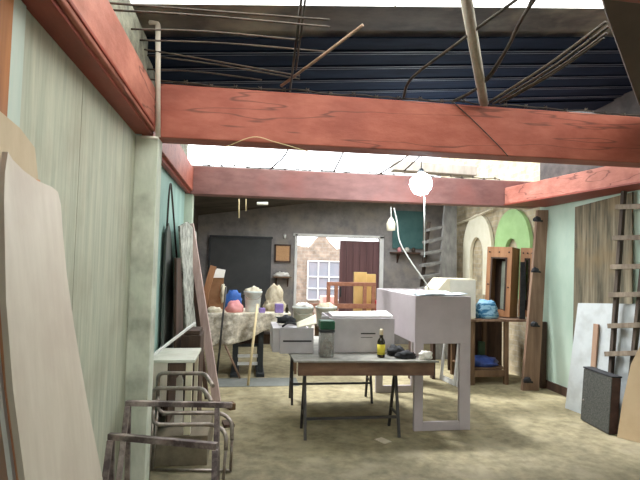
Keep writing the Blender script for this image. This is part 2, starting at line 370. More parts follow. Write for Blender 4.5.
# main roof: dusty flat sheets along the near edge, then dark ribbed sheet
RZ = 3.27; YN = 3.03; YD = 4.80
pass
RS = .095
def rz(x, dz=0): return RZ-.02+RS*x+dz
def roofstrip(mb, ya, yb, za, zb, xa=-1.1, xb=4.3):
    mb.hexa([(xa, ya, rz(xa, za)), (xb, ya, rz(xb, za)), (xb, yb, rz(xb, zb)), (xa, yb, rz(xa, zb)), (xa, ya, rz(xa, za)+.01), (xb, ya, rz(xb, za)+.01), (xb, yb, rz(xb, zb)+.01), (xa, yb, rz(xa, zb)+.01)])
b = MB(); roofstrip(b, -3.2, 1.2, 0, 0); roofstrip(b, 1.2, 2.1, 0, 0, .92, 4.3); struct('ceiling_near', b, m_leanto)
b = MB(); roofstrip(b, YN, YN+.40, 0, -.024); struct('ceiling_dusty', b, m_roof2)
b = MB(); e = MB(); y = YN+.36
while y < YD:
    z = -.05-(y-YN-.36)*.03
    for mb, ya, yb2, za, zb in ((b, y, y+.19, z, z), (b, y+.19, y+.205, z, z-.012), (e, y+.203, y+.213, z-.0135, z-.0135), (b, y+.212, y+.245, z-.012, z-.012), (e, y+.244, y+.252, z-.0135, z-.0135), (b, y+.252, y+.27, z-.012, z)):
        roofstrip(mb, ya, yb2, za, zb)
    y += .27
roofstrip(b, YD, 5.12, z-.02, z-.03, 2.55, 4.3); rf = struct('ceiling', b, m_roof); e.build('rib_edge', m_roofedge, rf)
b = MB(); roofstrip(b, 1.2, YN, 0, 0, -1.05, .92); roofstrip(b, 2.1, YN, 0, 0, .93, 4.25); struct('window_1', b, m_trans)
b = MB(); roofstrip(b, YD+.08, 6.2, -.1, -.12, -1.05, .28); struct('window_2', b, m_trans2)
# lean-to roof over the rear, ribs across
b = MB(); nY = 60
def ltz(x, t): return 2.82*(1-t)+(2.47+.165*(x+1))*t if x > -2 else 0
for k in range(nY):
    t0, t1 = k/nY, (k+1)/nY; y0, y1 = 6.28+3.5*t0, 6.28+3.5*t1; dz0 = .025*(k % 2); dz1 = .025*((k+1) % 2)
    for xa, xb in ((-1.1, -.6), (-.6, .6), (.6, 3.3), (3.3, 4.06)):
        if (xa == -.6 and 6.38 < y0 < 7.45) or (xa == .6 and 6.38 < y0 < 8.6): continue  # openings added out of view to brighten the rear
        q = [(xa, y0, ltz(xa, t0)+dz0), (xb, y0, ltz(xb, t0)+dz0), (xb, y1, ltz(xb, t1)+dz1), (xa, y1, ltz(xa, t1)+dz1)]
        b.hexa(q+[(p[0], p[1], p[2]+.008) for p in q])
struct('ceiling_rear', b, m_leanto)
# red beams
def beam(x0, x1, y0, y1, z0a, z0b, h, m=None):
    b = MB(); n = 24; pts = []
    b.hexa([(x0, y0, z0a), (x1, y0, z0b), (x1, y1, z0b), (x0, y1, z0a), (x0, y0, z0a+h), (x1, y0, z0b+h), (x1, y1, z0b+h), (x0, y1, z0a+h)], .008)
    return struct('roof_beam', b, m or m_beam)
beam(-.645, WR+.1, 3.38, 3.56, 2.445, 2.475, .375)
beam(-.74, 3.95, 6.08, 6.27, 2.435, 2.455, .35, m_beam_haze)
beam(-.62, WR+.1, 1.14, 1.34, 2.46, 2.46, .37)
lb = struct('roof_beam', MB().box(WL, -.65, -3, 3.37, 2.475, 2.76, .006), m_beaml)
MB().box(WL, -.672, -3, 3.37, 2.455, 2.474, .003).box(-.69, -.643, -3, 3.37, 2.495, 2.515, .004).build('moulding_strip', m_beam2, lb)
lb = struct('roof_beam', MB().box(WL, -.70, 3.56, 6.08, 2.47, 2.76, .006), m_beam)
MB().box(WL, -.735, 3.56, 6.08, 2.44, 2.47, .004).build('moulding_strip', m_beam2, lb)
q = [(3.44, 6.07), (3.84, 3.57), (4.045, 3.57), (4.045, 6.07)]
rb = struct('roof_beam', MB().hexa([(x, y, 2.475) for x, y in q]+[(x, y, 2.70) for x, y in q], .006), m_beaml)
MB().hexa([(x-.012 if i < 2 else x, y, 2.46) for i, (x, y) in enumerate(q)]+[(x-.012 if i < 2 else x, y, 2.475) for i, (x, y) in enumerate(q)]).build('moulding_strip', m_beam2, rb)
# house across the yard
b = MB()
pts = [(-3, 2.25)]
for k in range(41):
    x = -2+k*.2; pk = max(0, .42-abs(x-2.14)*1.1); pts.append((x, 2.16+.05*sin(k*1.57)+pk))
pts += [(7, 2.25), (7, 0), (-3, 0)]
b.prism([(x, 14, z-.05) for x, z in pts], (0, .4, 0))
hw = struct('outside_wall', b, m_facade)
w = MB().box(1.73, 2.72, 13.96, 14, .55, 1.70)
wo = w.build('window_3', m_wpane, hw)
f = MB()
for x in (1.73, 2.04, 2.36, 2.70): f.box(x, x+.03, 13.92, 13.96, .55, 1.70)
for z in (.55, .88, 1.22, 1.68): f.box(1.73, 2.73, 13.92, 13.96, z, z+.03)
f.build('window_frame', m_white, hw)
tag(MB().box(1.93, 2.33, 12.2, 12.7, -.1, .78, .02).build('yard_box', mat('pink_yard_box', (206, 140, 130), (216, 156, 146), (4, 4, 4))), 'pinkish box standing in the yard outside the open doorway', 'box')

# ------------------------------------------------------------------ roof clutter
def atS(px, py, off=0.0):
    """a point on the slope from the top of the front cross beam up to the roof's near edge"""
    a = V((0, 3.43+off, 2.85)); d = V((0, 2.55+off, 3.10))-a
    return onplane(px, py, a, V((1, 0, 0)).cross(d))
def line(name, pts, r, m, label, cat, group=None, seg=6):
    return tag(MB().tube(pts, r, seg).build(name, m), label, cat, group)
for k, (px, py, ex, ey, z0) in enumerate([(118, 4, 330, 20, 2.74), (121, 11, 330, 27, 2.76), (148, 41, 330, 52, 2.87), (152, 50, 300, 76, 2.87), (155, 56, 300, 79, 2.86), (156, 70, 262, 80, 2.80), (158, 80, 262, 92, 2.78), (160, 90, 285, 103, 2.80), (140, 30, 300, 40, 2.86)]):
    p = at(px, py, X=-.67); q = at(ex, ey, Y=p.y+.02)
    line('rebar_rod', curve([p-V((.06, 0, 0)), p.lerp(q, .4)+V((0, .0, .008*(k % 3))), q], 5), .0055, m_rust, 'thin rusty rebar rod sticking out of the concrete above the long side beam', 'rod', 'rebar rods over the first bay')
tag(MB().tube(bend([at(149, 22, Y=3.22), at(158, 22, Y=3.24), at(158, 137, Y=3.345)], .03), .017, 10).tube([at(141, 137, Y=3.34), at(158, 138, Y=3.335)], .010, 8).build('drain_pipe', m_pvc), 'white vertical pipe with a hooked top beside the concrete column', 'pipe')
line('timber_pole', [atS(465, -8, 0.00), atS(484, 104, 0.00)], .034, m_grey_tim, 'pale grey timber pole slanting up from the front cross beam', 'pole', seg=8)
line('wooden_stick', [atS(281, 86, 0.02), atS(322, 56, 0.03), atS(363, 25, 0.04)], .011, m_brown2, 'short brown stick leaning diagonally above the front cross beam', 'stick')
line('hanging_rod', [atS(302, -6, -0.02), atS(290, 92, -0.01)], .008, m_cable, 'thin dark rod of the upright pair above the beam, the longer one', 'rod')
line('hanging_rod', [atS(306, -6, -0.02), atS(296, 70, -0.01)], .007, m_cable, 'thin dark rod of the upright pair above the beam, the shorter one', 'rod')
line('roof_cable', curve([atS(403, 98, 0.00), atS(412, 78, 0.00), atS(455, 45, -0.02), atS(524, -6, -0.05)]), .011, m_cable, 'dark cable sweeping up from the beam toward the skylight, behind the timber pole', 'cable')
line('roof_cable', curve([atS(452, 102, 0.00), atS(480, 86, -0.01), atS(505, 52, -0.03), atS(520, 22, -0.05), atS(538, -6, -0.05)]), .012, m_cable, 'thick dark cable curving up past the foot of the grey timber pole', 'cable')
line('roof_cable', curve([atS(458, 100, 0.02), atS(488, 80, 0.01), atS(512, 40, -0.01), atS(534, -6, -0.03)]), .007, m_rust, 'thin brown cable running beside the thick curving one', 'cable')
for k, (a0, a1, b0, b1, r) in enumerate([(488, 103, 606, 22, .011), (493, 104, 608, 27, .010), (500, 103, 607, 33, .009), (506, 101, 604, 38, .007)]):
    line('slanting_rebar', curve([atS(a0, a1, 0.03), atS((a0+b0)/2, (a1+b1)/2+3, 0.01), atS(b0, b1, -0.01)]), r, m_rust, 'slanting rusty bar in the bundle leaning against the brown sheet above the beam', 'rod', 'bundle of slanting bars')
line('loose_wire', curve([at(452, 101, Y=3.37), at(475, 122, Y=3.368), at(498, 145, Y=3.365), at(508, 156, Y=3.365)]), .004, m_cable, 'thin dark wire hanging down across the front face of the cross beam', 'wire')
line('loose_wire', curve([at(196, 154, Y=3.37), at(225, 147, Y=3.36), at(253, 137, Y=3.36), at(275, 142, Y=3.365), at(310, 152, Y=3.37)]), .003, m_string, 'thin pale wire looping along the bottom of the front cross beam', 'wire')
P = [atS(601, -8, -.06), atS(606, 12, -.06), atS(640, 107, -.06)]
tag(MB().prism(P+[V((4.0, P[2].y, P[2].z)), V((4.0, P[0].y, P[0].z))], (0, .015, .02)).build('brown_sheet_panel', m_brownp), 'dark brown sheet sloping up from the front cross beam near the mint wall', 'panel')
def tie_wire(Y, z0, z1, x0, x1, label, dark, n):
    b = MB(); pts = []
    for k in range(n+1):
        x = x0+(x1-x0)*k/n; z = z0+(z1-z0)*k/n+.012+random.uniform(-.006, .012); pts.append((x, Y+random.uniform(-.01, .01), z))
    b.tube(pts, .006, 5)
    for p in pts[1:-1:2]:
        for s in (-1, 1): b.tube([(p[0]-.012*s, p[1], p[2]-.012), (p[0]+.012*s, p[1], p[2]+.018)], .005, 5)
    return tag(b.build('tie_wire', dark), label, 'wire')
tie_wire(3.40, 2.825, 2.855, -.55, 3.9, 'knotted tie wire lying along the top of the front cross beam', m_cable, 52)
tie_wire(6.11, 2.795, 2.812, -.6, 3.4, 'knotted tie wire lying along the top of the rear cross beam', m_cable, 50)
for (pa, pb, lab) in [((285, 155), (268, 172), 'dark cable slanting across the bright gap, the one above the hanging strings'), ((342, 155), (334, 172), 'dark cable slanting across the bright gap, above the doorway'), ((412, 152), (378, 176), 'dark cable slanting across the bright gap beside the lit bulb'), ((425, 150), (404, 172), 'dark cable slanting down behind the lit bulb')]:
    line('gap_cable', curve([at(pa[0]+8, pa[1]-20, Y=5.8), at(*pa, Y=5.95), at(pb[0], pb[1]-1, Y=6.12)]), .010, m_cable, lab, 'cable')
line('hanging_string', [at(239, 199, Y=6.07), at(239, 218, Y=6.07)], .009, m_string, 'longer of two pale strips hanging under the rear cross beam', 'string')
line('hanging_string', [at(246, 199, Y=6.07), at(246, 211, Y=6.07)], .007, m_string, 'shorter of two pale strips hanging under the rear cross beam', 'string')
tag(MB().tube([at(257, 203.5, Y=7.6), at(268, 203.5, Y=7.6)], .025, 10).build('fluorescent_tube', m_tube_l), 'short pale tube lamp fixed under the dark rear roof', 'lamp')

tag(MB().bar(at(392, 166, Y=6.45), at(474, 172, Y=6.45), .2, .14, (0, 1, 0), .01).build('grey_roof_board', m_grey_tim), 'weathered grey board lying on the roof edge above the rear cross beam', 'board')
# lit bulb
bc = at(421, 184, Y=5.0)
t = thing('hanging_bulb', 'glowing round bulb hanging in front of the rear cross beam', 'lamp', bc)
MB().lathe(bc, [(.018, -.125), (.07, -.104), (.108, -.05), (.123, 0), (.112, .055), (.076, .098), (.03, .122)], 20).build('bulb', m_lamp, t)
MB().lathe(bc, [(.03, .122), (.032, .15), (.02, .17), (.008, .18)], 14).build('socket', m_black, t)
MB().tube(curve([bc+V((0, 0, .165)), bc+V((.01, 0, .5)), V((bc.x-.05, 4.72, 3.26))]), .006).build('cord', m_cable, t)
line('pull_string', [bc+V((.04, 0, -.128)), bc+V((.045, 0, -.42)), bc+V((.05, .0, -.80))], .006, m_cord, 'thin white pull string hanging below the glowing bulb', 'string')
# empty white socket and its cord
hc = at(391, 225, Y=6.0)
t = thing('lamp_socket', 'unlit white lamp holder hanging below the rear cross beam', 'lamp', hc)
MB().lathe(hc, [(.02, -.075), (.055, -.07), (.058, .02), (.035, .07), (.012, .10)], 16).build('holder', m_cream, t)
MB().tube([hc+V((0, 0, .10)), at(391, 207, Y=6.05)], .006).build('cord', m_cord, t)
line('power_cable', curve([at(394, 208, Y=6.06), at(397, 222, Y=6.05), at(400, 242, Y=6.0), at(412, 263, Y=6.02), at(424, 280, Y=6.05), at(431, 293, Y=6.08)]), .009, m_cord, 'slack white cord dropping from the rear cross beam behind the lilac desk', 'cord')

# ------------------------------------------------------------------ near-left boards
def leanX(z, off=0): return -.70+(1.9-z)*.142+off
def leanpts(pix, off=0):
    n = V((1, 0, .142)); p = V((leanX(1.9, off), 0, 1.9)); return [onplane(x, y, p, n) for x, y in pix]
def to_floor(a, b, z=.004):
    d = (b-a); return b+d*((z-b.z)/d.z)
right = leanpts([(8, 152), (13, 160), (24, 171), (38, 181), (52, 187), (58, 192), (61, 205), (63, 235), (67, 275), (74, 325), (87, 400), (103, 480)])
left = leanpts([(5, 172), (4, 200), (6, 300), (13, 390), (25, 480)])
poly = right+[to_floor(right[-2], right[-1])]+[to_floor(left[-2], left[-1])]+left[::-1]
tag(MB().prism(poly, (-.016, 0, 0)).build('laminate_sheet', m_board), 'big pale laminate panel with a chipped top leaning on the green wall', 'panel')
o = -.021
L2 = leanpts([(0, 172), (0, 300), (9, 390), (21, 480)], o); R2 = leanpts([(40, 180), (90, 480)], o)
tag(MB().prism([L2[0], R2[0], R2[1], to_floor(R2[0], R2[1]), to_floor(L2[-2], L2[-1])]+L2[:0:-1], (-.012, 0, 0)).build('plywood_sheet', m_ply), 'orange edged plywood sheet right behind the big pale laminate panel', 'panel')
o = -.036
L3 = leanpts([(-7, 200), (-6, 300), (1, 390), (13, 480)], o); R3 = leanpts([(-3, 200), (-2, 300), (5, 390), (17, 480)], o)
tag(MB().prism(L3+[to_floor(L3[-2], L3[-1]), to_floor(R3[-2], R3[-1])]+R3[::-1], (-.012, 0, 0)).build('white_batten', m_white), 'narrow white batten propped behind the plywood sheet edge', 'batten')
n_ = V((1, 0, .005)); pp = V((-.758, 0, 2.0))
P4 = [onplane(x, y, pp, n_) for x, y in [(-12, 96), (0, 111), (20, 128), (35, 148), (38, 176), (40, 230)]]
tag(MB().prism(P4+[V((-.748, P4[-1].y, .004)), V((-.748, P4[0].y, .004))], (-.016, 0, 0)).build('beige_board', m_beige), 'beige board with a slanting broken top behind the big pale panel', 'board')
ya, yb = at(11, 60, X=-.762).y, at(24, 60, X=-.765).y
struct('trim_3', MB().box(WL, -.762, ya-.3, ya, 0, 2.45, .004), m_timber)
struct('trim_4', MB().box(WL, -.765, ya+.003, yb, 0, 2.45, .004), mat('pale_blue_trim', (178, 192, 182), (196, 206, 194), (8, 8, 1), .6))

# near steel trestles (square tube)
def steel_trestle(p, q, zt, legs, label):
    p, q = V(p), V(q); t = thing('steel_trestle', label, 'trestle', V(((p.x+q.x)/2, (p.y+q.y)/2, 0)), 'square tube trestles by the green wall')
    MB().bar(p, q, .032, .032, (0, 1, 0), .003).build('top_bar', m_sq, t)
    for u in legs:
        c = p.lerp(q, u)
        for s in (-1, 1):
            f = V((c.x-.02*(1-2*u), c.y+s*.17, .0)); MB().bar(f, c+V((0, s*.012, -.016)), .03, .03, (1, 0, 0), .003).build('leg', m_sq, t)
    MB().bar(V((p.lerp(q, legs[0]).x, p.y-.135, .14)), V((p.lerp(q, legs[1]).x, q.y-.135, .14)), .022, .022, (0, 1, 0)).build('foot_rail', m_sq, t)
    return t
steel_trestle(at(109, 436, Z=.66), at(217, 446, Z=.66), .66, (.02, .985), 'square tube steel trestle with scuffed top bar, lower front one of the pair')
steel_trestle(at(126, 403, Z=.70), at(232, 405, Z=.70), .70, (.02, .86), 'square tube steel trestle standing just behind the lower scuffed one')
# bent tube chair frames
def chair_frame(label, A, B, LL, RR):
    loc = at(*A[1][:2], Y=A[1][2]); t = thing('chair_frame', label, 'chair frame', V((loc.x+.25, loc.y, 0)), 'bent tube chair frames')
    g = lambda L: [at(x, y, Y=yy) for x, y, yy in L]
    MB().tube(bend(g(A), .05), .0155, 8).build('arm_tube', m_tube, t)
    MB().tube(bend(g(B), .06), .0155, 8).build('seat_tube', m_tube, t)
    for l in (LL, RR):
        a = at(*l[0][:2], Y=l[0][2]); f = at(*l[1][:2], Y=l[1][2]); f.z = .0115
        MB().tube([a, f], .0115, 8).build('leg', m_tube, t)
    a = at(*LL[1][:2], Y=LL[1][2]); f = at(*RR[1][:2], Y=RR[1][2]); a.z = f.z = .0125
    MB().tube([a, f], .0115, 8).build('floor_runner', m_tube, t)
chair_frame('bent steel tube chair frame without seat, the one nearer the pale side desk', [(213, 386, 3.66), (205, 373.5, 3.86), (158, 373, 3.88), (158, 398, 3.88)], [(158, 396, 3.88), (158, 413, 3.88), (222, 413, 3.88), (232, 421, 3.82), (232, 440, 3.80)], [(158, 408, 3.88), (152, 466, 3.88)], [(232, 436, 3.80), (231, 462, 3.80)])
chair_frame('bent steel tube chair frame without seat, standing directly behind the steel trestles', [(212, 402, 3.40), (203, 388.5, 3.62), (153, 388, 3.66), (153, 412, 3.66)], [(153, 410, 3.66), (153, 424.5, 3.66), (214, 424.5, 3.66), (226, 432, 3.58), (226, 450, 3.56)], [(153, 420, 3.66), (147, 484, 3.66)], [(226, 446, 3.56), (223, 484, 3.56)])

# pale side desk against the wall
x0, x1, y0, y1 = -.755, -.41, 3.97, 4.5
tag(MB().box(-.76, -.27, 3.95, 4.62, 0, .23, .004).build('low_platform', mat('grey_brown_board', (108, 97, 80), (132, 120, 100), (8, 3, 8), .8, .2)), 'low brown wooden platform on the floor under the pale side desk', 'platform')
t = thing('side_desk', 'small pale desk with dark kneehole against the blue wall', 'desk', ((x0+x1)/2, (y0+y1)/2, .23))
MB().box(x0, x1+.02, y0-.01, y1, .795, .82, .004).build('desk_top', m_offw, t)
MB().box(x0+.005, -.60, y0, y0+.02, .46, .795, .003).build('front_panel', m_board, t)
MB().box(-.60, -.585, y0, y1-.02, .30, .795).build('kneehole_side', m_dkwood, t)
MB().box(-.585, x1, y0+.01, y0+.03, .70, .795).build('apron', m_dkwood, t)
MB().box(x1-.05, x1, y0, y0+.05, .231, .795, .003).build('leg', m_cream, t)
MB().box(x1-.03, x1, y1-.06, y1-.02, .231, .795, .003).build('leg', m_cream, t)
MB().box(x0+.01, x0+.05, y0+.03, y0+.07, .231, .46, .003).build('leg', m_dkwood, t)
MB().box(x0+.01, x0+.05, y1-.06, y1-.02, .231, .795, .003).build('leg', m_dkwood, t)
MB().box(x0+.02, -.6, y1-.03, y1-.015, .25, .795).build('back_panel', m_dkwood, t)
tag(MB().prism([(-.565, 4.2, .231), (-.50, 4.2, .231), (-.505, 4.2, .60), (-.525, 4.2, .66), (-.56, 4.2, .62)], (0, .015, 0)).build('white_offcut', m_paper), 'upright white offcut standing inside the kneehole of the pale side desk', 'offcut')
tag(MB().prism([(-.49, 4.3, .231), (-.465, 4.3, .231), (-.465, 4.3, .66), (-.49, 4.3, .66)], (0, .04, 0)).build('dark_post', m_dkwood), 'dark upright strip of wood inside the kneehole of the pale side desk', 'post')
tag(MB().bar(at(152, 356, Y=3.99), at(195, 323, Y=4.66), .018, .02, (0, 0, 1)).build('white_strip', m_white), 'slim white strip slanting up from the pale side desk', 'strip')
tag(MB().box(-.60, -.42, 4.72, 5.1, 0, .90, .01).box(-.58, -.43, 4.74, 5.05, .90, .94, .008).build('dark_crate', m_dkwood), 'dark brown crate standing behind the pale side desk', 'crate')
# things propped on the blue wall
P = [at(x, y, X=-.755) for x, y in [(161, 300), (164, 262), (167, 232), (169, 223), (171, 232), (173, 262), (174, 300)]]
tag(MB().prism([V((-.755, max(p.y, 4.63), p.z)) for p in P]+[V((-.735, P[-1].y, 0.003)), V((-.735, 4.64, 0.003))], (-.02, 0, 0)).build('pointed_panel', mat('charcoal_panel', (84, 88, 84), (102, 104, 98), (6, 6, 2))), 'tall charcoal panel with a pointed top propped on the blue wall', 'panel')
tag(MB().tube(curve([at(167, 226, X=-.74), at(169, 195, X=-.75), at(170.5, 184, X=-.765), at(172, 195, X=-.75), at(177, 262, X=-.73)]), .009, 6).build('wire_loop', m_cable), 'black wire loop hanging from a nail on the blue wall', 'wire')
a, c = at(174, 258, X=-.69), at(181, 258, X=-.69)
tag(MB().prism([a, c, V((-.64, c.y, .003)), V((-.64, a.y, .003))], (.025, 0, 0)).build('dark_plank', m_dkwood), 'dark brown upright plank beside the pointed charcoal panel', 'plank')
n_ = V((1, 0, .05)); pp = V((-.69, 0, 2.0))
P = [onplane(x, y, pp, n_) for x, y in [(178, 226), (186, 222), (195, 232), (197, 300)]]
P = P+[V((-.59, P[-1].y, .003)), V((-.59, P[0].y+.45, .003)), V((-.64, P[0].y+.35, 1.0))]
tag(MB().prism(P, (.018, 0, 0)).build('mottled_slab', m_marb), 'mottled grey white slab leaning on the blue wall behind the pinkish plank', 'slab')
a = at(215, 403, Z=0.0); d = at(189, 224, Y=6.05)
tag(MB().bar(a+V((.02, 0, .012)), d+V((.01, 0, 0)), .095, .03, (1, -.25, 0), .004).build('leaning_plank', m_pink), 'long pinkish plank leaning from the floor up to the wall corner', 'plank')
tag(MB().bar(a+V((-.1, .12, .012)), d+V((-.035, .08, .02)), .05, .025, (1, -.25, 0), .004).build('leaning_batten', m_dkwood), 'dark batten leaning right behind the long pinkish plank', 'batten')
tag(MB().rbox(at(231, 409, Z=0).x, at(231, 409, Z=0).y, 0, .07, .07, .1, .4, .006).build('wood_block', m_brown), 'small brown wood block on the floor beside the pinkish plank foot', 'block')
tag(MB().rbox(at(230, 425, Z=0).x-.02, at(230, 425, Z=0).y, 0, .03, .1, .16, .2, .004).build('flat_offcut', m_dkwood), 'flat dark offcut on the floor beside the chair frames', 'offcut')

# ------------------------------------------------------------------ front work table
TZ = .722
ang = atan2(-.06, 1.3)
t = thing('work_table', 'brown work table with dusty top on two steel trestles', 'table', (1.1, 5.0, TZ-.14))
top = [(.445, 4.38), (1.80, 4.325), (1.585, 4.545), (1.565, 5.86), (.38, 5.86)]
MB().prism([(x, y, TZ-.016) for x, y in top], (0, 0, .016)).build('table_top', m_top, t)
MB().bar((.485, 4.425, TZ-.079), (1.765, 4.372, TZ-.079), .04, .125, (0, 1, 0), .004).build('front_apron', m_apron, t)
MB().bar((.42, 5.83, TZ-.079), (1.545, 5.83, TZ-.079), .04, .125, (0, 1, 0), .004).build('rear_apron', m_apron, t)
MB().bar((.60, 4.46, TZ-.079), (.60, 5.80, TZ-.079), .04, .125, (1, 0, 0), .004).build('side_apron', m_apron, t)
MB().bar((1.53, 4.46, TZ-.079), (1.53, 5.80, TZ-.079), .04, .125, (1, 0, 0), .004).build('side_apron', m_apron, t)
def table_trestle(x0, x1, yf, yb, ym, label, zt=TZ-.143, xin=0):
    t = thing('table_trestle', label, 'trestle', ((x0+x1)/2, ym, 0), 'dark trestles under the work table')
    MB().bar((x0-.02, ym, zt-.015), (x1+.02, ym, zt-.015), .03, .03, (0, 1, 0)).build('top_bar', m_dsteel, t)
    for x in (x0, x1):
        for yy in (yf, yb): MB().bar((x, yy, 0), (x, ym+(yy-ym)*.12, zt-.03), .026, .026, (1, 0, 0), .002).build('leg', m_dsteel, t)
    f = .175 if yf < 5 else .22
    u = f/(zt-.03)
    MB().bar((x0, yf+(ym-yf)*u*.9+.01, f), (x1, yf+(ym-yf)*u*.9+.01, f), .022, .022, (0, 1, 0)).build('crossbar', m_dsteel, t)
    for x in (x0, x1): MB().bar((x, yf+(ym-yf)*u*.9, f+.02), (x, yb+(ym-yb)*u*.9, f+.02), .016, .02, (1, 0, 0)).build('end_tie', m_dsteel, t)
table_trestle(.565, 1.45, 4.41, 4.74, 4.56, 'dark steel trestle under the front edge of the work table')
table_trestle(.545, 1.475, 5.50, 5.80, 5.66, 'dark steel trestle under the rear edge of the work table')

# objects on it
ax0, ax1, ay0, ay1 = .335, .665, 4.72, 5.25
t = thing('grey_drawer', 'small grey drawer box with a dark slot hanging over the table edge', 'drawer', ((ax0+ax1)/2, ay0+.2, TZ))
MB().box(ax0, ax1, ay0, ay0+.018, TZ+.001, TZ+.25, .003).build('drawer_front', m_desk2, t)
MB().box(ax0-.07, ax0-.002, ay0+.02, ay1, TZ+.012, TZ+.245, .003).build('side_panel', m_desk2, t)
MB().box(ax0, ax1, ay0+.02, ay1, TZ+.001, TZ+.016).box(ax1-.016, ax1, ay0+.02, ay1, TZ+.018, TZ+.2).box(ax0, ax1-.02, ay1-.016, ay1, TZ+.018, TZ+.22).build('carcass', m_desk2, t)
MB().box(ax0+.03, ax1-.02, ay0-.004, ay0, TZ+.115, TZ+.130).build('slot', m_slot_shadow, t)
MB().box(ax0+.01, ax0+.2, ay0+.1, ay0+.4, TZ+.018, TZ+.22, .003).build('inner_block', m_desk2, t)
tag(MB().sheet([(.50, ay0+.02, TZ+.252), (.70, ay0+.03, TZ+.285), (.72, ay0+.28, TZ+.35), (.52, ay0+.28, TZ+.262)], 6, 6, .01).build('paper_sheet', m_cream), 'cream sheet of card resting on top of the small grey drawer', 'card')
tag(MB().blob((.41, ay0+.30, TZ+.262), (.09, .07, .05), .5, 4, 5).tube(curve([(.36, ay0+.1, TZ+.25), (.42, ay0+.08, TZ+.29), (.5, ay0+.14, TZ+.27)]), .01).build('black_cable_tool', m_rag), 'tangled black cable lying on top of the small grey drawer', 'cable')
# jar with green lid
jc = at(326, 356, Y=4.57); jc.z = TZ+.001
t = thing('green_topped_jar', 'square clear jar of brown screws with a dark green lid', 'jar', jc)
MB().box(jc.x-.066, jc.x+.066, jc.y-.066, jc.y+.066, TZ+.001, TZ+.235, .012).build('jar_body', m_jar, t)
MB().blob((jc.x, jc.y, TZ+.008), (.052, .052, .11), .25, 4, 2).build('jar_contents', m_jarin, t)
MB().box(jc.x-.07, jc.x+.07, jc.y-.07, jc.y+.07, TZ+.236, TZ+.262, .006).build('lid_band', m_black, t)
MB().box(jc.x-.07, jc.x+.07, jc.y-.07, jc.y+.07, TZ+.263, TZ+.345, .01).build('lid', m_gcap, t)
# long grey drawer
bx0, bx1, by0, by1 = .80, 1.50, 4.76, 5.30
t = thing('long_grey_drawer', 'long grey drawer with a wide plain front lying on the work table', 'drawer', ((bx0+bx1)/2, by0+.2, TZ))
MB().box(bx0+.03, bx1, by0, by0+.018, TZ+.001, TZ+.345, .003).build('drawer_front', m_desk2, t)
MB().box(bx0+.03, bx0+.046, by0+.02, by1, TZ+.001, TZ+.345).box(bx1-.02, bx1-.004, by0+.02, by1, TZ+.001, TZ+.345).box(bx0+.05, bx1-.024, by0+.02, by1, TZ+.001, TZ+.015).box(bx0+.05, bx1-.024, by1-.016, by1, TZ+.017, TZ+.345).build('carcass', m_desk2, t)
MB().box(1.15, 1.30, by0-.005, by0, TZ+.185, TZ+.196).box(1.15, 1.27, by0-.004, by0, TZ+.150, TZ+.155).build('pull_slot_and_shadow', m_slot_shadow, t)  # lower thin strip paints the faint shadow below the slot
for z in (.08, .12, .19, .23): MB().box(bx0-.03, bx0+.028, by0+.005, by0+.02, TZ+z, TZ+z+.02).build('runner_tab', m_desk2, t)
MB().box(bx0-.05, bx0+.028, by0+.022, by0+.05, TZ+.001, TZ+.36).build('end_board', m_desk2, t)
tag(MB().hexa([(.86, by0+.03, TZ+.352), (1.49, by0+.02, TZ+.352), (1.50, by0+.30, TZ+.380), (.86, by0+.30, TZ+.366), (.86, by0+.03, TZ+.364), (1.49, by0+.02, TZ+.366), (1.50, by0+.30, TZ+.394), (.86, by0+.30, TZ+.378)]).build('white_board', m_white), 'white board lying across the top of the long grey drawer', 'board')
# bottle
bc2 = at(381, 356, Y=4.52); bc2.z = TZ+.001
t = thing('dark_bottle', 'dark glass bottle with yellow label and beige cap', 'bottle', bc2)
MB().lathe(bc2, [(.036, 0), (.038, .01), (.038, .145), (.032, .165), (.017, .185), (.016, .212)], 18).build('bottle_body', m_glassb, t)
MB().lathe(bc2, [(.0386, .028), (.0386, .125)], 18).build('bottle_label', m_ylabel, t)
MB().lathe(bc2, [(.018, .213), (.018, .262), (.013, .268)], 14).build('cap', m_capm, t)
r1 = at(395, 356, Z=TZ)
tag(MB().blob((r1.x+.02, 4.60, TZ+.002), (.085, .065, .065), .45, 3, 3).build('black_rag', m_rag), 'crumpled black rag next to the dark bottle, the taller of two', 'rag')
tag(MB().blob((1.52, 4.465, TZ+.002), (.10, .05, .045), .45, 3, 8).build('black_rag', m_rag), 'flatter crumpled black rag between the taller rag and crumpled paper', 'rag')
tag(MB().blob((1.695, 4.395, TZ+.002), (.062, .034, .05), .45, 3, 11).build('crumpled_paper', m_paper), 'crumpled white paper at the corner of the work table top', 'paper')
# pale tile on floor
p = at(383, 441, Z=0)
tag(MB().rbox(p.x, p.y, 0, .008, .09, .13, .5, .002).build('floor_tile', m_tile), 'small pale tile lying on the floor in front of the work table', 'tile')

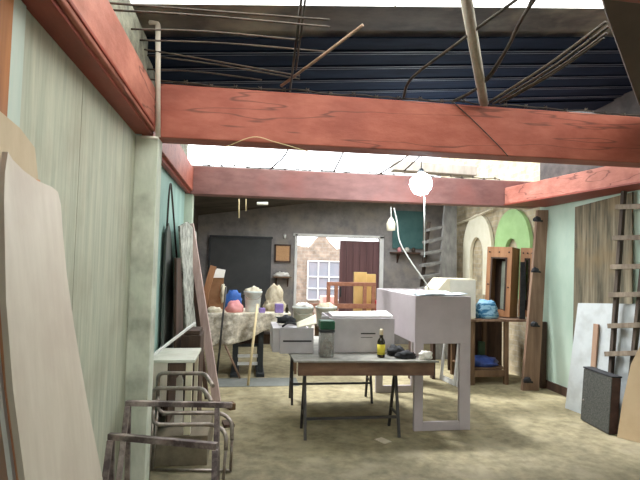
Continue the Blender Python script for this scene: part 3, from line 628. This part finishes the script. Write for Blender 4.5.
# ------------------------------------------------------------------ lilac desk
dx0, dx1, dy0, dy1, z1, z2 = 1.645, 2.225, 4.555, 6.0, .845, 1.31
t = thing('lilac_desk', 'tall lilac grey counter desk on open leg frames beside the work table', 'desk', ((dx0+dx1)/2, (dy0+dy1)/2, 0))
for y in (dy0, dy1-.04):
    MB().box(dx0, dx0+.09, y, y+.04, 0, z1, .003).build('leg', m_desk, t)
    MB().box(dx1-.115, dx1, y, y+.04, 0, z1, .003).build('leg', m_desk, t)
    MB().box(dx0+.09, dx1-.115, y+.002, y+.038, 0, .085, .003).build('foot_bar', m_desk, t)
MB().box(dx0, dx1, dy0, dy0+.03, z1, z2, .003).build('front_panel', m_desk, t)
MB().box(dx0, dx1, dy1-.03, dy1, z1, z2, .003).build('rear_panel', m_desk, t)
MB().box(dx0, dx0+.025, dy0+.031, dy1-.031, z1, z2, .003).build('side_panel', m_desk, t)
MB().box(dx1-.025, dx1, dy0+.031, dy1-.031, z1, z2, .003).build('side_panel', m_desk, t)
MB().box(dx0+.026, dx1-.026, dy0+.031, dy1-.031, z2-.04, z2-.02, .003).build('desk_top', m_white, t)
tag(MB().sheet([(dx0+.03, dy0-.01, z2+.002), (dx1-.01, dy0+.05, z2+.002), (dx1-.03, dy0+.75, z2+.006), (dx0+.18, dy0+.72, z2+.006)], 14, 14, .03, 5, 2).build('plastic_film', m_plas), 'rumpled bluish white plastic film lying on the lilac desk', 'plastic sheet')
# ------------------------------------------------------------------ rear right bench and what it carries
Bz = .90
t = thing('rear_bench', 'brown wooden bench against the stone wall with a low shelf', 'bench', (3.0, 6.5, 0))
MB().box(3.03, 3.92, 6.22, 6.95, Bz-.035, Bz, .005).build('bench_top', m_brown2, t)
for x in (3.06, 3.56):
    for y in (6.25, 6.88): MB().box(x, x+.055, y, y+.055, 0, Bz-.035, .004).build('leg', m_brown, t)
MB().box(3.06, 3.61, 6.31, 6.87, .20, .22).build('low_shelf', m_brown, t)
MB().box(3.118, 3.555, 6.25, 6.28, .11, .20, .003).build('front_rail', m_brown, t)
MB().box(3.03, 3.90, 6.94, 6.96, .05, .86, .003).build('back_board', m_dkwood, t)
t = thing('dark_stand', 'dark small stand under the cream box behind the lilac desk', 'stand', (2.56, 6.45, 0))
MB().box(2.32, 2.80, 6.17, 6.74, Bz-.03, Bz, .004).build('stand_top', m_dkwood, t)
for x0_, x1_, ya in ((2.33, 2.37, 6.25), (2.66, 2.70, 6.62)): MB().box(x0_, x1_, ya, 6.72, 0, Bz-.03).build('leg', m_dkwood, t)
x0 = at(438, 296, Y=6.2).x; x1 = at(475, 296, Y=6.2).x
t = thing('cream_chest', 'cream box with a sloping side on a dark stand behind the lilac desk', 'box', ((x0+x1)/2, 6.4, Bz))
MB().prism([(x0, 6.2, Bz), (x1, 6.2, Bz), (x1, 6.2, 1.445), (x0+.13, 6.2, 1.445), (x0, 6.2, 1.30)], (0, .5, 0)).build('chest_body', m_cream, t)
MB().box(x0+.17, x1+.004, 6.188, 6.199, Bz+.02, 1.43).build('front_face', m_offw, t)
# blue striped bag and frame
q = at(486, 319, Y=6.36)
tag(MB().blob((q.x, 6.37, Bz+.001), (.17, .13, .17), .22, 2, 3).build('blue_bag', m_dustc), 'bundled blue and white bag lying on the bench by the cabinets', 'bag')
tag(MB().blob((3.34, 6.52, .221), (.25, .2, .085), .25, 2, 6).build('blue_sack', m_dblue), 'folded dark blue sack on the low shelf of the bench', 'sack')
tag(MB().tube(curve([(3.14, 6.84, .24), (3.16, 6.83, .5), (3.26, 6.82, .62), (3.36, 6.83, .5), (3.34, 6.83, .24)]), .014).build('bent_tube', m_black), 'bent black tube among the things under the bench', 'tube')
tag(MB().box(3.46, 3.54, 6.78, 6.86, .221, .5, .004).build('green_box', mat('dull_green', (62, 86, 60), (80, 104, 76), (5, 5, 5))), 'dull green box on the low shelf beside the dark blue sack', 'box')
# wooden cabinets, turned
def cabinet(ex, ey, ang, w, d, z1, label, tilt=0):
    cx = ex-(w/2*cos(ang)+d/2*sin(ang)); cy = ey-(w/2*sin(ang)-d/2*cos(ang))
    t = thing('wooden_cabinet', label, 'cabinet', (cx, cy, Bz), 'old cabinets on the bench')
    c, s = cos(ang), sin(ang)
    def fr(u, v): return (cx+u*c-v*s, cy+u*s+v*c)
    def hx(u0, u1, v0, v1, za, zb):
        return [(*fr(u, v), za) for u, v in ((u0, v0), (u1, v0), (u1, v1), (u0, v1))]+[(*fr(u, v), zb) for u, v in ((u0, v0), (u1, v0), (u1, v1), (u0, v1))]
    hw = w/2
    MB().hexa(hx(hw-.02, hw, -d/2, d/2, Bz, z1), .003).build('side_panel', m_cabs, t)
    MB().hexa(hx(-hw, -hw+.02, -d/2, d/2, Bz, z1), .003).build('side_panel', m_cabs, t)
    MB().hexa(hx(-hw+.021, hw-.021, -d/2, d/2, z1-.02, z1), .003).build('top_panel', m_brown, t)
    MB().hexa(hx(-hw+.021, hw-.021, d/2-.012, d/2, Bz, z1-.021)).build('back_panel', m_dkwood, t)
    f = MB(); v0, v1 = -d/2-.022, -d/2-.001
    f.hexa(hx(-hw, -hw+.075, v0, v1, Bz+.004, z1), .003).hexa(hx(hw-.075, hw, v0, v1, Bz+.004, z1), .003).hexa(hx(-hw+.076, hw-.076, v0, v1, z1-.16, z1), .003).hexa(hx(-hw+.076, hw-.076, v0, v1, Bz+.004, Bz+.1), .003)
    dr = f.build('door', m_cab, t)
    g = MB(); v0 -= .01
    for u0, u1, za, zb in ((-hw+.062, -hw+.085, Bz+.09, z1-.15), (hw-.085, hw-.062, Bz+.09, z1-.15), (-hw+.062, hw-.062, z1-.17, z1-.148)): g.hexa(hx(u0, u1, v0, v0+.01, za, zb))
    g.build('beading', m_dkwood, dr)
    g = MB()
    for u in (-hw+.04, 0, hw-.04): g.lathe((*fr(u, v0+.006), z1-.075), [(.002, -.012), (.012, -.006), (.012, .006), (.002, .012)], 8)
    g.lathe((*fr(-hw+.035, v0+.006), Bz+.45), [(.002, -.012), (.012, -.006), (.012, .006), (.002, .012)], 8).lathe((*fr(hw-.035, v0+.006), Bz+.42), [(.002, -.012), (.012, -.006), (.012, .006), (.002, .012)], 8)
    g.build('knob', m_dkwood, dr)
    MB().hexa(hx(-.02, hw-.08, .0, .012, Bz+.1, z1-.2)).build('mirror_strip', m_mirror, t)
    return t
a1 = at(512, 248, Y=6.33); k1 = cabinet(a1.x-.03, 6.33, radians(-50), .36, .29, a1.z, 'wooden cabinet with a framed open door on the bench, nearer the lilac desk')
a2 = at(533, 249, Y=6.30); k2 = cabinet(a2.x, 6.30, radians(-50), .20, .22, a2.z, 'narrower wooden cabinet on the bench, nearer the tall leaning post')
for k_ in (k1, k2): k_.rotation_euler = (0, radians(2.5), 0); k_.location.z += .012
q0 = at(521, 306, Y=6.30)
tag(MB().prism([at(521, 262, Y=6.262), at(525, 262, Y=6.262), at(526, 285, Y=6.262), V((at(525, 310, Y=6.262).x, 6.262, Bz+.002)), V((at(520, 310, Y=6.262).x, 6.262, Bz+.002))], (0, .015, 0)).build('black_strip', m_rag), 'black strip of rubber standing between the two wooden cabinets', 'strip')
# white window frames leaning on the bench
def lean_frame(A, B, label, h=.78):
    A, B = at(*A, Z=.002), at(*B, Z=.002); d = (B-A); up = V((.10, .04, h)); e = d.normalized(); u = up.normalized(); w = .04; n = e.cross(u)*.025
    t = thing('white_window_frame', label, 'window frame', (A+B)/2, 'white frames leaning on the bench')
    def strip(p, q, r, s): return MB().prism([p, q, r, s], n)
    L = up.length
    strip(A, A+e*w, A+e*w+up, A+up).build('stile', m_white, t)
    strip(B-e*w, B, B+up, B-e*w+up).build('stile', m_white, t)
    strip(A+e*w, B-e*w, B-e*w+u*w*1.6, A+e*w+u*w*1.6).build('rail', m_white, t)
    strip(A+e*w+u*(L-w), B-e*w+u*(L-w), B-e*w+up, A+e*w+up).build('rail', m_white, t)
lean_frame((441, 379), (456, 386), 'white window frame leaning on the bench, the one seen whole through the lilac desk')
lean_frame((457.5, 386.5), (464, 390), 'narrower white window frame leaning behind the lilac desk leg')
# leaning post with clamps
bl, br = at(523, 391, Z=.0), at(541, 391.5, Z=.0); tl = at(538, 210, Y=6.00); tr = at(548.5, 210, Y=6.00)
t = thing('leaning_post', 'tall brown timber post leaning under the rear cross beam with black clamps', 'post', (bl+br)/2)
bl.y = br.y = 5.93
MB().prism([bl, br, tr, tl], (0, .05, 0)).build('timber', m_brown2, t)
for px, py in ((534, 220), (532, 271), (531, 325), (524, 381)):
    p = at(px+3, py, Y=5.90); f = (at(541, py, Y=5.9))
    MB().blob((p.x, 5.895, p.z-.02), (.05, .03, .045), .4, 3, px).tube([(p.x, 5.90, p.z), (p.x+.07, 5.88, p.z-.015)], .012).build('clamp', m_rag, t)
tag(MB().prism([at(541.5, 322, Y=6.02), at(547, 322, Y=6.02), V((at(546, 388, Y=6.02).x, 6.02, .002)), V((at(541.5, 388, Y=6.02).x, 6.02, .002))], (0, .05, 0)).build('short_dark_post', m_dkwood), 'short dark post standing between the leaning timber post and mint wall', 'post')

# ------------------------------------------------------------------ right wall things
def lean_r(px_list, xt, xb, zt, off=0):
    """points on a plane leaning on the right wall: X = xt at height zt, xb at the floor"""
    sl = (xb-xt)/zt; n = V((1, 0, -sl)); p = V((xb+off, 0, 0)); n = V((1, 0, (xb-xt)/zt)); return [onplane(x, y, p, n) for x, y in px_list]
P = lean_r([(575, 207), (621, 195), (632, 192)], 4.03, 4.0, 2.4)
Pb = lean_r([(576, 215)], 3.99, 3.93, 2.4)
P5 = [P[0], P[1], P[2], V((4.0, P[2].y, .003)), V((4.0, P[0].y+.03, .003))]
tag(MB().prism(P5, (.015, 0, 0)).build('weathered_plywood', m_weath), 'tall weathered brown plywood sheet with a slanting top on the mint wall', 'plywood')
bL = at(565, 408, Z=.003); bR = V((3.84, 4.2, .003))
n_ = (bR-bL).cross(V((.13, 0, 1.24)))
tL = onplane(578, 303, bL, n_); tR = onplane(639, 304, bL, n_)
tag(MB().prism([tL, tR, bR, bL], (.012, 0, 0)).build('white_wall_board', m_whiteb), 'large smudged white board propped low against the mint wall', 'board')
# ladder
t = thing('wooden_ladder', 'grey wooden ladder with overhanging rungs leaning on the weathered plywood', 'ladder', (3.7, 4.4, 0))
n_ = V((1, 0, -.07)); lp = V((3.90, 0, 2.0))
def lad(px, py, off=0): return onplane(px, py, lp+V((off, 0, 0)), n_)
r1a, r1b = lad(624, 191), lad(611, 372); r2a, r2b = lad(652, 180), lad(632, 372)
for a, c in ((r1a, r1b), (r2a, r2b)):
    f = to_floor(a, c, .004); MB().bar(f, a, .045, .04, (0, 1, 0), .003).build('rail', m_ladderd, t)
for x0, x1, y in ((617, 655, 207), (614, 655, 238), (612, 655, 267), (610, 655, 295), (609, 642, 326), (606, 640, 354)):
    MB().bar(lad(x0, y, -.045), lad(x1, y-1, -.045), .05, .045, (0, 0, 1), .003).build('rung', m_ladder, t)
P = lean_r([(595, 324), (602, 326)], 3.80, 3.66, .85)
a = P[0].lerp(P[1], .5)
tag(MB().bar(V((3.755, at(596, 325, X=3.83).y, .004)), at(596.5, 324, X=3.83), .075, .02, (0, 1, 0), .002).build('short_plank', m_plankw), 'short brown plank upright behind the dark speckled case', 'plank')
# dark case
c1, c2, c3 = at(581, 420, Z=0), at(609, 435, Z=0), at(619, 431, Z=0)
d12 = c2-c1; nn = V((-d12.y, d12.x, 0)).normalized(); 
if nn.x < 0: nn = -nn
dep = .09
hh = .55
t = thing('dark_case', 'dark speckled flat case standing on edge by the white board', 'case', (c1+c2)/2+nn*.08)
def cs(u0, u1, v0, v1, za, zb, le=.03):
    pts = []
    for z in (za, zb):
        for u, v in ((u0, v0), (u1, v0), (u1, v1), (u0, v1)): pts.append(c1+d12*u+nn*(v+le*z/.4)+V((0, 0, z)))
    return pts
MB().hexa(cs(0, 1, 0, dep, 0.004, hh), .006).build('case_body', m_cases, t)
MB().hexa(cs(.0, 1.0, -.008, -.001, 0.01, hh-.004), .003).build('front_cover', m_case, t)
MB().hexa(cs(-.02, 1.02, -.012, dep+.004, hh+.001, hh+.016), .003).build('lid_edge', m_rag, t)
for u in (.08,): MB().lathe(c1+d12*u+V((0, 0, .22))-nn*.012+nn*.018, [(.002, -.012), (.012, 0), (.002, .012)], 8).build('latch', m_tube, t)
# tan sheet
tn = V((1.6, 1, -.2)); tp = at(617, 437, Z=.003)
P = [onplane(x, y, tp, tn) for x, y in ((617, 437), (622, 404), (631, 364), (645, 336), (668, 312))]
d_ = V((1, -1.6, 0)).normalized()
tag(MB().prism(P+[P[-1]+d_*.10, V(tp)+d_*.46], V((.008, .008, 0))).build('tan_sheet', m_tan), 'tan hardboard sheet with a sloping edge leaning beside the dark case', 'sheet')

# ------------------------------------------------------------------ arches on the stone wall
def arch(pxl, pxr, ptop, pbot, inner, label, m, side='both'):
    XW = 4.0
    yl, yr = at(pxl, 250, X=XW).y, at(pxr, 250, X=XW).y; yc = (yl+yr)/2; R = abs(yl-yr)/2
    zt = at((pxl+pxr)/2, ptop, X=XW).z; zb = pbot; rz = R*1.15
    out = [(yc+R*cos(a), zt-rz+rz*sin(a)) for a in [pi*k/24 for k in range(25)]]
    zi = zt-(R-inner)*1.45
    inn = [(yc+inner*cos(a), zi-inner*1.3+inner*1.3*sin(a)) for a in [pi*k/24 for k in range(25)]]
    b = MB(); poly = [(yc+R, zb)]+out+[(yc-R, zb), (yc-inner, zb)]+inn[::-1]+[(yc+inner, zb)]
    A = [V((XW+.03, y, z)) for y, z in poly]
    # quads between outline and inner line
    O_ = [(yc+R, zb)]+out+[(yc-R, zb)]; I_ = [(yc+inner, zb)]+inn+[(yc-inner, zb)]
    for k in range(len(O_)-1):
        o0, o1, i1, i0 = O_[k], O_[k+1], I_[k+1], I_[k]
        b.hexa([(XW, *o0), (XW, *o1), (XW, *i1), (XW, *i0), (XW+.055, *o0), (XW+.055, *o1), (XW+.055, *i1), (XW+.055, *i0)])
    bmesh.ops.remove_doubles(b.bm, verts=b.bm.verts, dist=.0005)
    return tag(b.build('arched_panel', m), label, 'arch')
arch(463, 491, 214, 1.15, .24, 'cream painted arch panel on the stone wall', m_carch)
arch(494.5, 530, 209, 1.15, .19, 'bright green painted arch panel on the stone wall', m_ngreen)
line('wall_pipe', [at(447, 228, X=4.0), at(470, 219, X=4.0), at(492, 209, X=4.0)], .02, m_cream, 'thin pale pipe running up the stone wall above the cream arch', 'pipe')
m_stair = mat('grey_stair_wood', (108, 106, 102), (140, 138, 132), (10, 10, 3), .85, .2)
# stepped rack (stair stringer with treads) leaning near the rear corner
a, c, d, e = at(437, 290, Y=8.3), at(455, 290, Y=8.3), at(457, 203, Y=8.55), at(445, 203, Y=8.55)
t = thing('stair_flight', 'grey timber stair flight leaning in the rear corner', 'stairs', (a.x, 8.3, 0))
fa, fc = to_floor(e, a), to_floor(d, c)
fa.y = fc.y = 8.0
MB().prism([fa, fc, d, e], (0, .06, 0)).build('stringer', m_stair, t)
for k, (px, py) in enumerate(((430, 231), (428, 243), (426.5, 255), (425, 267), (424, 279), (423, 291))):
    p = at(px, py, Y=8.47-.05*k); q_ = at(443-k*.8, py-3, Y=8.47-.05*k)
    MB().hexa([p+V((0, 0, 0)), q_, q_+V((0, .3, 0)), p+V((0, .3, 0)), p+V((0, 0, .05)), q_+V((0, 0, .05)), q_+V((0, .3, .05)), p+V((0, .3, .05))]).build('tread', m_stair, t)
a, c = at(429, 222, Y=8.75), at(421, 292, Y=8.6); f = to_floor(a, c); MB().bar(f, a, .06, .05, (1, 0, 0)).build('stringer', m_ladderd, t)

# ------------------------------------------------------------------ rear wall things
YW = YB-.01
def wall_rect(pl, pr, pt, pb, Y): 
    a, c = at(pl, pt, Y=Y), at(pr, pb, Y=Y); return a.x, c.x, c.z, a.z
x0, x1, z0, z1_ = wall_rect(211, 270, 237, 306, 9.5)
t = thing('dark_wall_panel', 'large dark slate panel on the rear wall behind the cluttered table', 'panel', ((x0+x1)/2, YW, z0))
MB().box(x0, x1, YW-.05, YW, .3, z1_, .004).build('slate', m_bboard, t)
MB().box(x0-.03, x1+.02, YW-.07, YW-.001, z1_+.001, z1_+.04).box(x0-.04, x0-.002, YW-.07, YW-.001, .3, z1_).build('frame', m_black, t)
x0, x1, z0, z1_ = wall_rect(275, 291, 244, 262.5, 9.5)
t = thing('cork_board', 'small framed cork board on the rear wall beside the doorway', 'board', ((x0+x1)/2, YW, z0))
MB().box(x0+.02, x1-.02, YW-.02, YW, z0+.02, z1_-.02).build('cork', m_cork, t)
f = MB()
for q in ((x0, x0+.03, z0, z1_), (x1-.03, x1, z0, z1_), (x0, x1, z0, z0+.03), (x0, x1, z1_-.03, z1_)): f.box(q[0], q[1], YW-.035, YW-.0, q[2], q[3])
f.build('frame', m_dkwood, t)
sz = 1.34
t = thing('wall_shelf', 'small brown wall shelf below the framed cork board', 'shelf', (.68, YW, sz))
MB().box(.50, .86, YW-.2, YW, sz-.02, sz, .003).build('shelf_board', m_brown, t)
MB().prism([(.56, YW, sz-.02), (.56, YW-.16, sz-.02), (.56, YW, sz-.2)], (.02, 0, 0)).build('bracket', m_dkwood, t)
MB().prism([(.79, YW, sz-.02), (.79, YW-.16, sz-.02), (.79, YW, sz-.2)], (.02, 0, 0)).build('bracket', m_dkwood, t)
tag(MB().blob((.67, YW-.1, sz+.001), (.15, .07, .06), .5, 3, 21).build('shelf_paper', m_paper), 'crumpled white paper lying on the small wall shelf', 'paper')
tag(MB().blob((at(285, 236, Y=9.5).x, YW-.02, at(285, 236, Y=9.5).z), (.03, .03, .05), .2, 2, 1, False).build('wall_fitting', m_white), 'small white fitting on the rear wall above the cork board', 'fitting')
x0, x1, z0, z1_ = wall_rect(394, 424, 205, 249, 9.5)
tag(MB().box(x0, x1, YW-.03, YW, z0, min(z1_, 2.75), .003).build('teal_board', m_teal), 'dark teal board hanging on the rear wall beside the stair flight', 'board')
t = thing('rear_ledge', 'dark wall ledge under the teal board', 'shelf', ((x0+x1)/2, YW, z0-.1))
MB().box(x0-.05, x1+.1, YW-.22, YW, z0-.11, z0-.08, .003).build('ledge_board', m_dkwood, t)
MB().prism([(x0+.1, YW, z0-.11), (x0+.1, YW-.18, z0-.11), (x0+.1, YW, z0-.3)], (.02, 0, 0)).prism([(x1, YW, z0-.11), (x1, YW-.18, z0-.11), (x1, YW, z0-.3)], (.02, 0, 0)).build('bracket', m_dkwood, t)
for k, (dx, r) in enumerate(((.12, .04), (.28, .05), (.42, .04))):
    tag(MB().lathe((x0+dx, YW-.12, z0-.079), [(r, 0), (r, .07), (r*.7, .09), (r*.5, .1)], 12).build('small_tin', (m_pinkp, m_offw, m_rust)[k]), ('pinkish small tin on the ledge under the teal board', 'off white small tin on the ledge under the teal board', 'rusty small tin on the ledge under the teal board')[k], 'tin')

# ------------------------------------------------------------------ rear cluttered table
Tz = .885; ty0, ty1, tx0, tx1 = 6.92, 7.72, -.50, .64
t = thing('cluttered_table', 'long table draped with a stone patterned cloth at the rear', 'table', ((tx0+tx1)/2, 7.3, 0))
MB().box(tx0, tx1, ty0, ty1, Tz-.03, Tz, .004).build('table_top', m_cream, t)
for x in (-.175, .185):
    MB().box(x-.0, x+.075, 6.98, 7.06, 0.02, Tz-.03, .004).build('leg', m_black, t)
    MB().box(x-.0, x+.075, 7.5, 7.58, 0.02, Tz-.03, .004).build('leg', m_black, t)
    MB().box(x-.02, x+.095, 6.85, 7.70, 0, .045, .004).build('foot', m_black, t)
for z in (.14, .25, .40): MB().box(-.10, .185, 7.0, 7.03, z, z+.04).build('stretcher', m_white if z < .3 else m_black, t)
MB().box(-.09, .36, 7.1, 7.4, .42, .56, .005).build('tool_tray', m_dkwood, t)
b = MB()
def dropz(u): return .36+.34*u+.03*sin(u*11)
nu, nv = 40, 14; G = []
for i in range(nu+1):
    u = i/nu; x = tx0-.06+(tx1+.01-tx0)*u; row = []
    for j in range(nv+1):
        v = j/nv; zb = dropz(u); z = Tz+.004-(Tz-zb)*v
        y = ty0-.012-.05*v*(1+sin(u*21+v*2))-.02*noise.noise(V((x*5, z*5, 0)))
        row.append(b.bm.verts.new((x, y, z)))
    G.append(row)
for i in range(nu):
    for j in range(nv): b.bm.faces.new((G[i][j], G[i+1][j], G[i+1][j+1], G[i][j+1])).smooth = True
cl = b.build('cloth_drape', m_cloth, t); sm = cl.modifiers.new('s', 'SOLIDIFY'); sm.thickness = .008
for k, (u, lab) in enumerate(()): pass
def bstool(x, y, z, label):
    t = thing('bucket_stool', label, 'stool', (x, y, 0))
    MB().box(x-.14, x+.14, y-.14, y+.14, z-.03, z-.001, .004).build('seat', m_brown, t)
    for sx in (-.12, .09):
        for sy in (-.12, .09): MB().box(x+sx, x+sx+.03, y+sy, y+sy+.03, 0, z-.03).build('leg', m_brown, t)
def bucket(c, r0_, r1_, h, label, mfill=None, fseed=1):
    t = thing('white_bucket', label, 'bucket', c, 'white buckets')
    MB().lathe(c, [(r0_, 0), (r0_+.004, .01), (r1_, h-.03), (r1_+.012, h-.028), (r1_+.012, h), (r1_-.004, h), (r1_-.008, h-.03), (r0_-.006, .02)], 22).build('bucket_body', m_bucket, t)
    c = V(c)
    MB().tube([c+V((r1_*1.04*cos(a), -r1_*1.04*abs(sin(a))*.35-.0-r1_*.75*abs(sin(a)), h-.03-.09*abs(sin(a)))) for a in [pi*k/12 for k in range(13)]], .004, 6).build('handle', m_tube, t)
    if mfill is not None: MB().blob((c.x, c.y, h+c.z-.06), (r1_*.9, r1_*.9, .075), .5, 3, fseed).build('contents', mfill, t)
    return t
p = at(252.5, 312, Y=7.12); bucket((p.x, 7.16, Tz+.001), .10, .125, .30, 'white bucket heaped with cream foam on the cloth draped table', m_cream, 4)
p = at(302, 330, Y=7.15); bucket((p.x+.01, 7.15, .55), .12, .15, .42, 'white bucket between the end of the draped table and the small grey drawer', m_paper, 9); bstool(p.x+.01, 7.15, .55, 'low stool under the white bucket at the draped table end')
tag(MB().blob((at(233, 300, Y=7.35).x, 7.42, Tz+.001), (.13, .12, .20), .25, 2, 7).build('blue_plastic_bag', m_blue), 'blue plastic bag heaped on the draped table behind the pink one', 'bag')
tag(MB().blob((at(235, 309, Y=7.1).x, 7.06, Tz+.001), (.12, .10, .11), .25, 2, 9).build('pink_plastic_bag', m_pinkp), 'pink plastic bag on the draped table beside the foam bucket', 'bag')
tag(MB().rbox(at(262, 310, Y=7.0).x, 7.0, Tz+.001, Tz+.07, .08, .07, .3, .008).build('purple_tub', m_purp), 'small purple tub between the foam bucket and stained sack', 'tub')
tag(MB().rbox(at(279, 310, Y=7.02).x, 7.02, Tz+.001, Tz+.13, .12, .09, .1, .01).build('purple_box', m_purp), 'purple box in front of the stained cloth sack', 'box')
sc_ = at(275, 310, Y=7.3)
tag(MB().blob((sc_.x, 7.32, Tz+.001), (.13, .11, .27), .28, 2.2, 12).blob((sc_.x, 7.32, Tz+.001), (.18, .14, .12), .3, 2.4, 3).build('stained_sack', m_sack), 'stained cream cloth sack slumped on the draped table', 'sack')
q = at(287, 311, Y=7.0)
tag(MB().lathe((q.x, 7.02, Tz+.001), [(.025, 0), (.026, .06), (.012, .085), (.011, .12)], 12).build('small_bottle', m_glassb), 'small dark bottle at the edge of the draped table', 'bottle')
tag(MB().blob((at(214, 316, Y=7).x, 7.02, Tz+.001), (.10, .06, .05), .5, 3, 14).build('foam_scrap', m_cream), 'heap of cream foam scraps on the draped table by the cardboard box', 'foam')
q = at(214, 310, Y=7.3)
t = thing('cardboard_box', 'brown cardboard box with torn flap on the draped table behind the pinkish plank', 'box', (q.x, 7.35, Tz))
MB().rbox(q.x, 7.38, Tz+.002, Tz+.48, .22, .22, .2, .006).build('box_body', m_card, t)
MB().prism([(q.x-.06, 7.25, Tz+.482), (q.x+.13, 7.27, Tz+.482), (q.x+.15, 7.30, Tz+.60), (q.x+.02, 7.3, Tz+.62)], (0, .01, 0)).build('flap', m_paper, t)
MB().blob((q.x+.13, 7.22, Tz+.26), (.04, .03, .13), .5, 3, 17, False).build('torn_paper', m_cream, t)
tag(MB().bar(at(206, 292, Y=7.2), at(213.5, 266, Y=7.22), .09, .03, (1, 0, 0), .003).bar(at(206, 292, Y=7.2), V((at(204, 300, Y=7.2).x, 7.21, Tz+.002)), .09, .03, (1, 0, 0), .003).build('wood_stick', m_cab), 'light brown wooden slat standing up in front of the cardboard box', 'slat')
# poles propped on the table
p = at(218, 374, Z=0); tag(MB().tube([V((p.x, 6.72, .006)), at(226, 287, Y=6.84)], .014, 8).build('dark_broom_handle', m_dsteel), 'dark thin pole leaning on the front edge of the draped table', 'pole')
p = at(248, 386, Z=0); tag(MB().tube([V((p.x, p.y, .006)), at(257.5, 304, Y=6.85)], .017, 8).build('pale_pole', m_string), 'pale wooden pole leaning on the draped table near the foam bucket', 'pole')
p = at(240, 379, Z=0); tag(MB().tube([V((p.x, p.y, .012)), at(225, 345, Y=6.80)], .014, 8).build('diagonal_stick', m_brown2), 'brown stick slanting under the drape toward the black table leg', 'stick')
a = at(208, 386, Z=0.0); c = at(292, 374, Z=0)
tag(MB().box(-.40, .72, 6.35, 6.80, .0, .006).build('floor_mat', m_mat), 'flat grey mat on the floor in front of the draped table', 'mat')

# low bench with reddish frame, foam boards
t = thing('low_stand', 'low wooden stand behind the grey drawers holding the reddish frame', 'stand', (1.6, 8.2, 0))
MB().box(1.20, 2.28, 7.85, 8.6, .57, .6, .004).build('stand_top', m_brown, t)
for x in (1.22, 2.20):
    for y in (7.87, 8.52): MB().box(x, x+.06, y, y+.06, 0, .57).build('leg', m_brown, t)
YF = 7.95; fx0, fx1 = at(327, 290, Y=YF).x, at(376, 290, Y=YF).x; ft = at(350, 284, Y=YF).z; fl = at(350, 306, Y=YF).z
t = thing('reddish_frame', 'reddish wooden rail frame standing in front of the open doorway', 'frame', ((fx0+fx1)/2, YF, .6))
MB().box(fx0, fx1, YF, YF+.05, ft-.035, ft+.03, .005).build('top_rail', m_redw, t)
for x in (fx0, fx0+.13, fx1-.22, fx1-.07): MB().box(x, x+.06, YF+.001, YF+.049, .6, ft-.036, .004).build('post', m_redw, t)
MB().box(fx0-.28, fx1, YF-.03, YF-.001, fl-.04, fl+.04, .004).build('lower_rail', m_redw, t)
MB().box(fx0-.28, fx0-.22, YF-.001, YF+.04, .6, fl+.04).build('post', m_redw, t)
for k, (pl, pr, ptp, yy, lab) in enumerate(((354.5, 367, 272, 8.2, 'tan foam board standing behind the reddish frame, the taller one'), (366, 376, 274, 8.32, 'tan foam board standing behind the reddish frame, by the maroon door edge'))):
    a, c = at(pl, ptp, Y=yy), at(pr, ptp, Y=yy)
    tag(MB().box(a.x, c.x, yy, yy+.07, .601, a.z, .006).build('foam_board', m_foam), lab, 'board', 'tan foam boards')
a = at(378.5, 304, Y=8.1); tag(MB().lathe((a.x, 8.1, .6), [(.09, 0), (.10, .02), (.115, .36), (.12, .38), (.1, .4)], 16).build('red_tub', m_red), 'red tub on the low stand beside the foam boards', 'tub')
a = at(331, 318, Y=7.0); bucket((a.x, 7.45, Tz-.24), .13, .16, .30, 'white bucket behind the green lidded jar', m_sack, 6)
bstool(a.x, 7.45, Tz-.241, 'low stool under the white bucket behind the green lidded jar')

# ------------------------------------------------------------------ light
w = bpy.data.worlds.new('sky'); SC.world = w; w.use_nodes = True
bg = w.node_tree.nodes['Background']; bg.inputs[0].default_value = (.92, .96, 1, 1); bg.inputs[1].default_value = 4.8
sun = bpy.data.lights.new('sun', 'SUN'); sun.energy = 4.2; sun.angle = radians(9); sun.color = (.96, .98, 1)
so = bpy.data.objects.new('sun', sun); C.objects.link(so)
so.rotation_euler = V((.385, -.42, -1)).to_track_quat('-Z', 'Y').to_euler()
def portal(name, loc, rot, sx, sy):
    l = bpy.data.lights.new(name, 'AREA'); l.shape = 'RECTANGLE'; l.size = sx; l.size_y = sy; l.cycles.is_portal = True
    o = bpy.data.objects.new(name, l); C.objects.link(o); o.location = loc; o.rotation_euler = rot
portal('gap_portal', (2.2, 5.5, 3.52), (0, -atan(RS), 0), 3.9, 1.3)
portal('doorway_portal', (1.4, YB+.15, 1.05), (radians(-90), 0, 0), .95, 2.2)
portal('entry_portal', (1.6, -3.1, 1.1), (radians(90), 0, 0), 1.6, 2.2)
portal('rear_roof_portal', (1.35, 7.55, 3.3), (0, 0, 0), 3.9, 2.1)  # sky light through the added rear roof openings

SC.view_settings.view_transform = 'Standard'; SC.view_settings.look = 'None'
SC.view_settings.exposure = 0.2; SC.view_settings.gamma = 1; SC.view_settings.use_curve_mapping = False
SC.cycles.max_bounces = 10; SC.cycles.diffuse_bounces = 6; SC.cycles.sample_clamp_indirect = 8
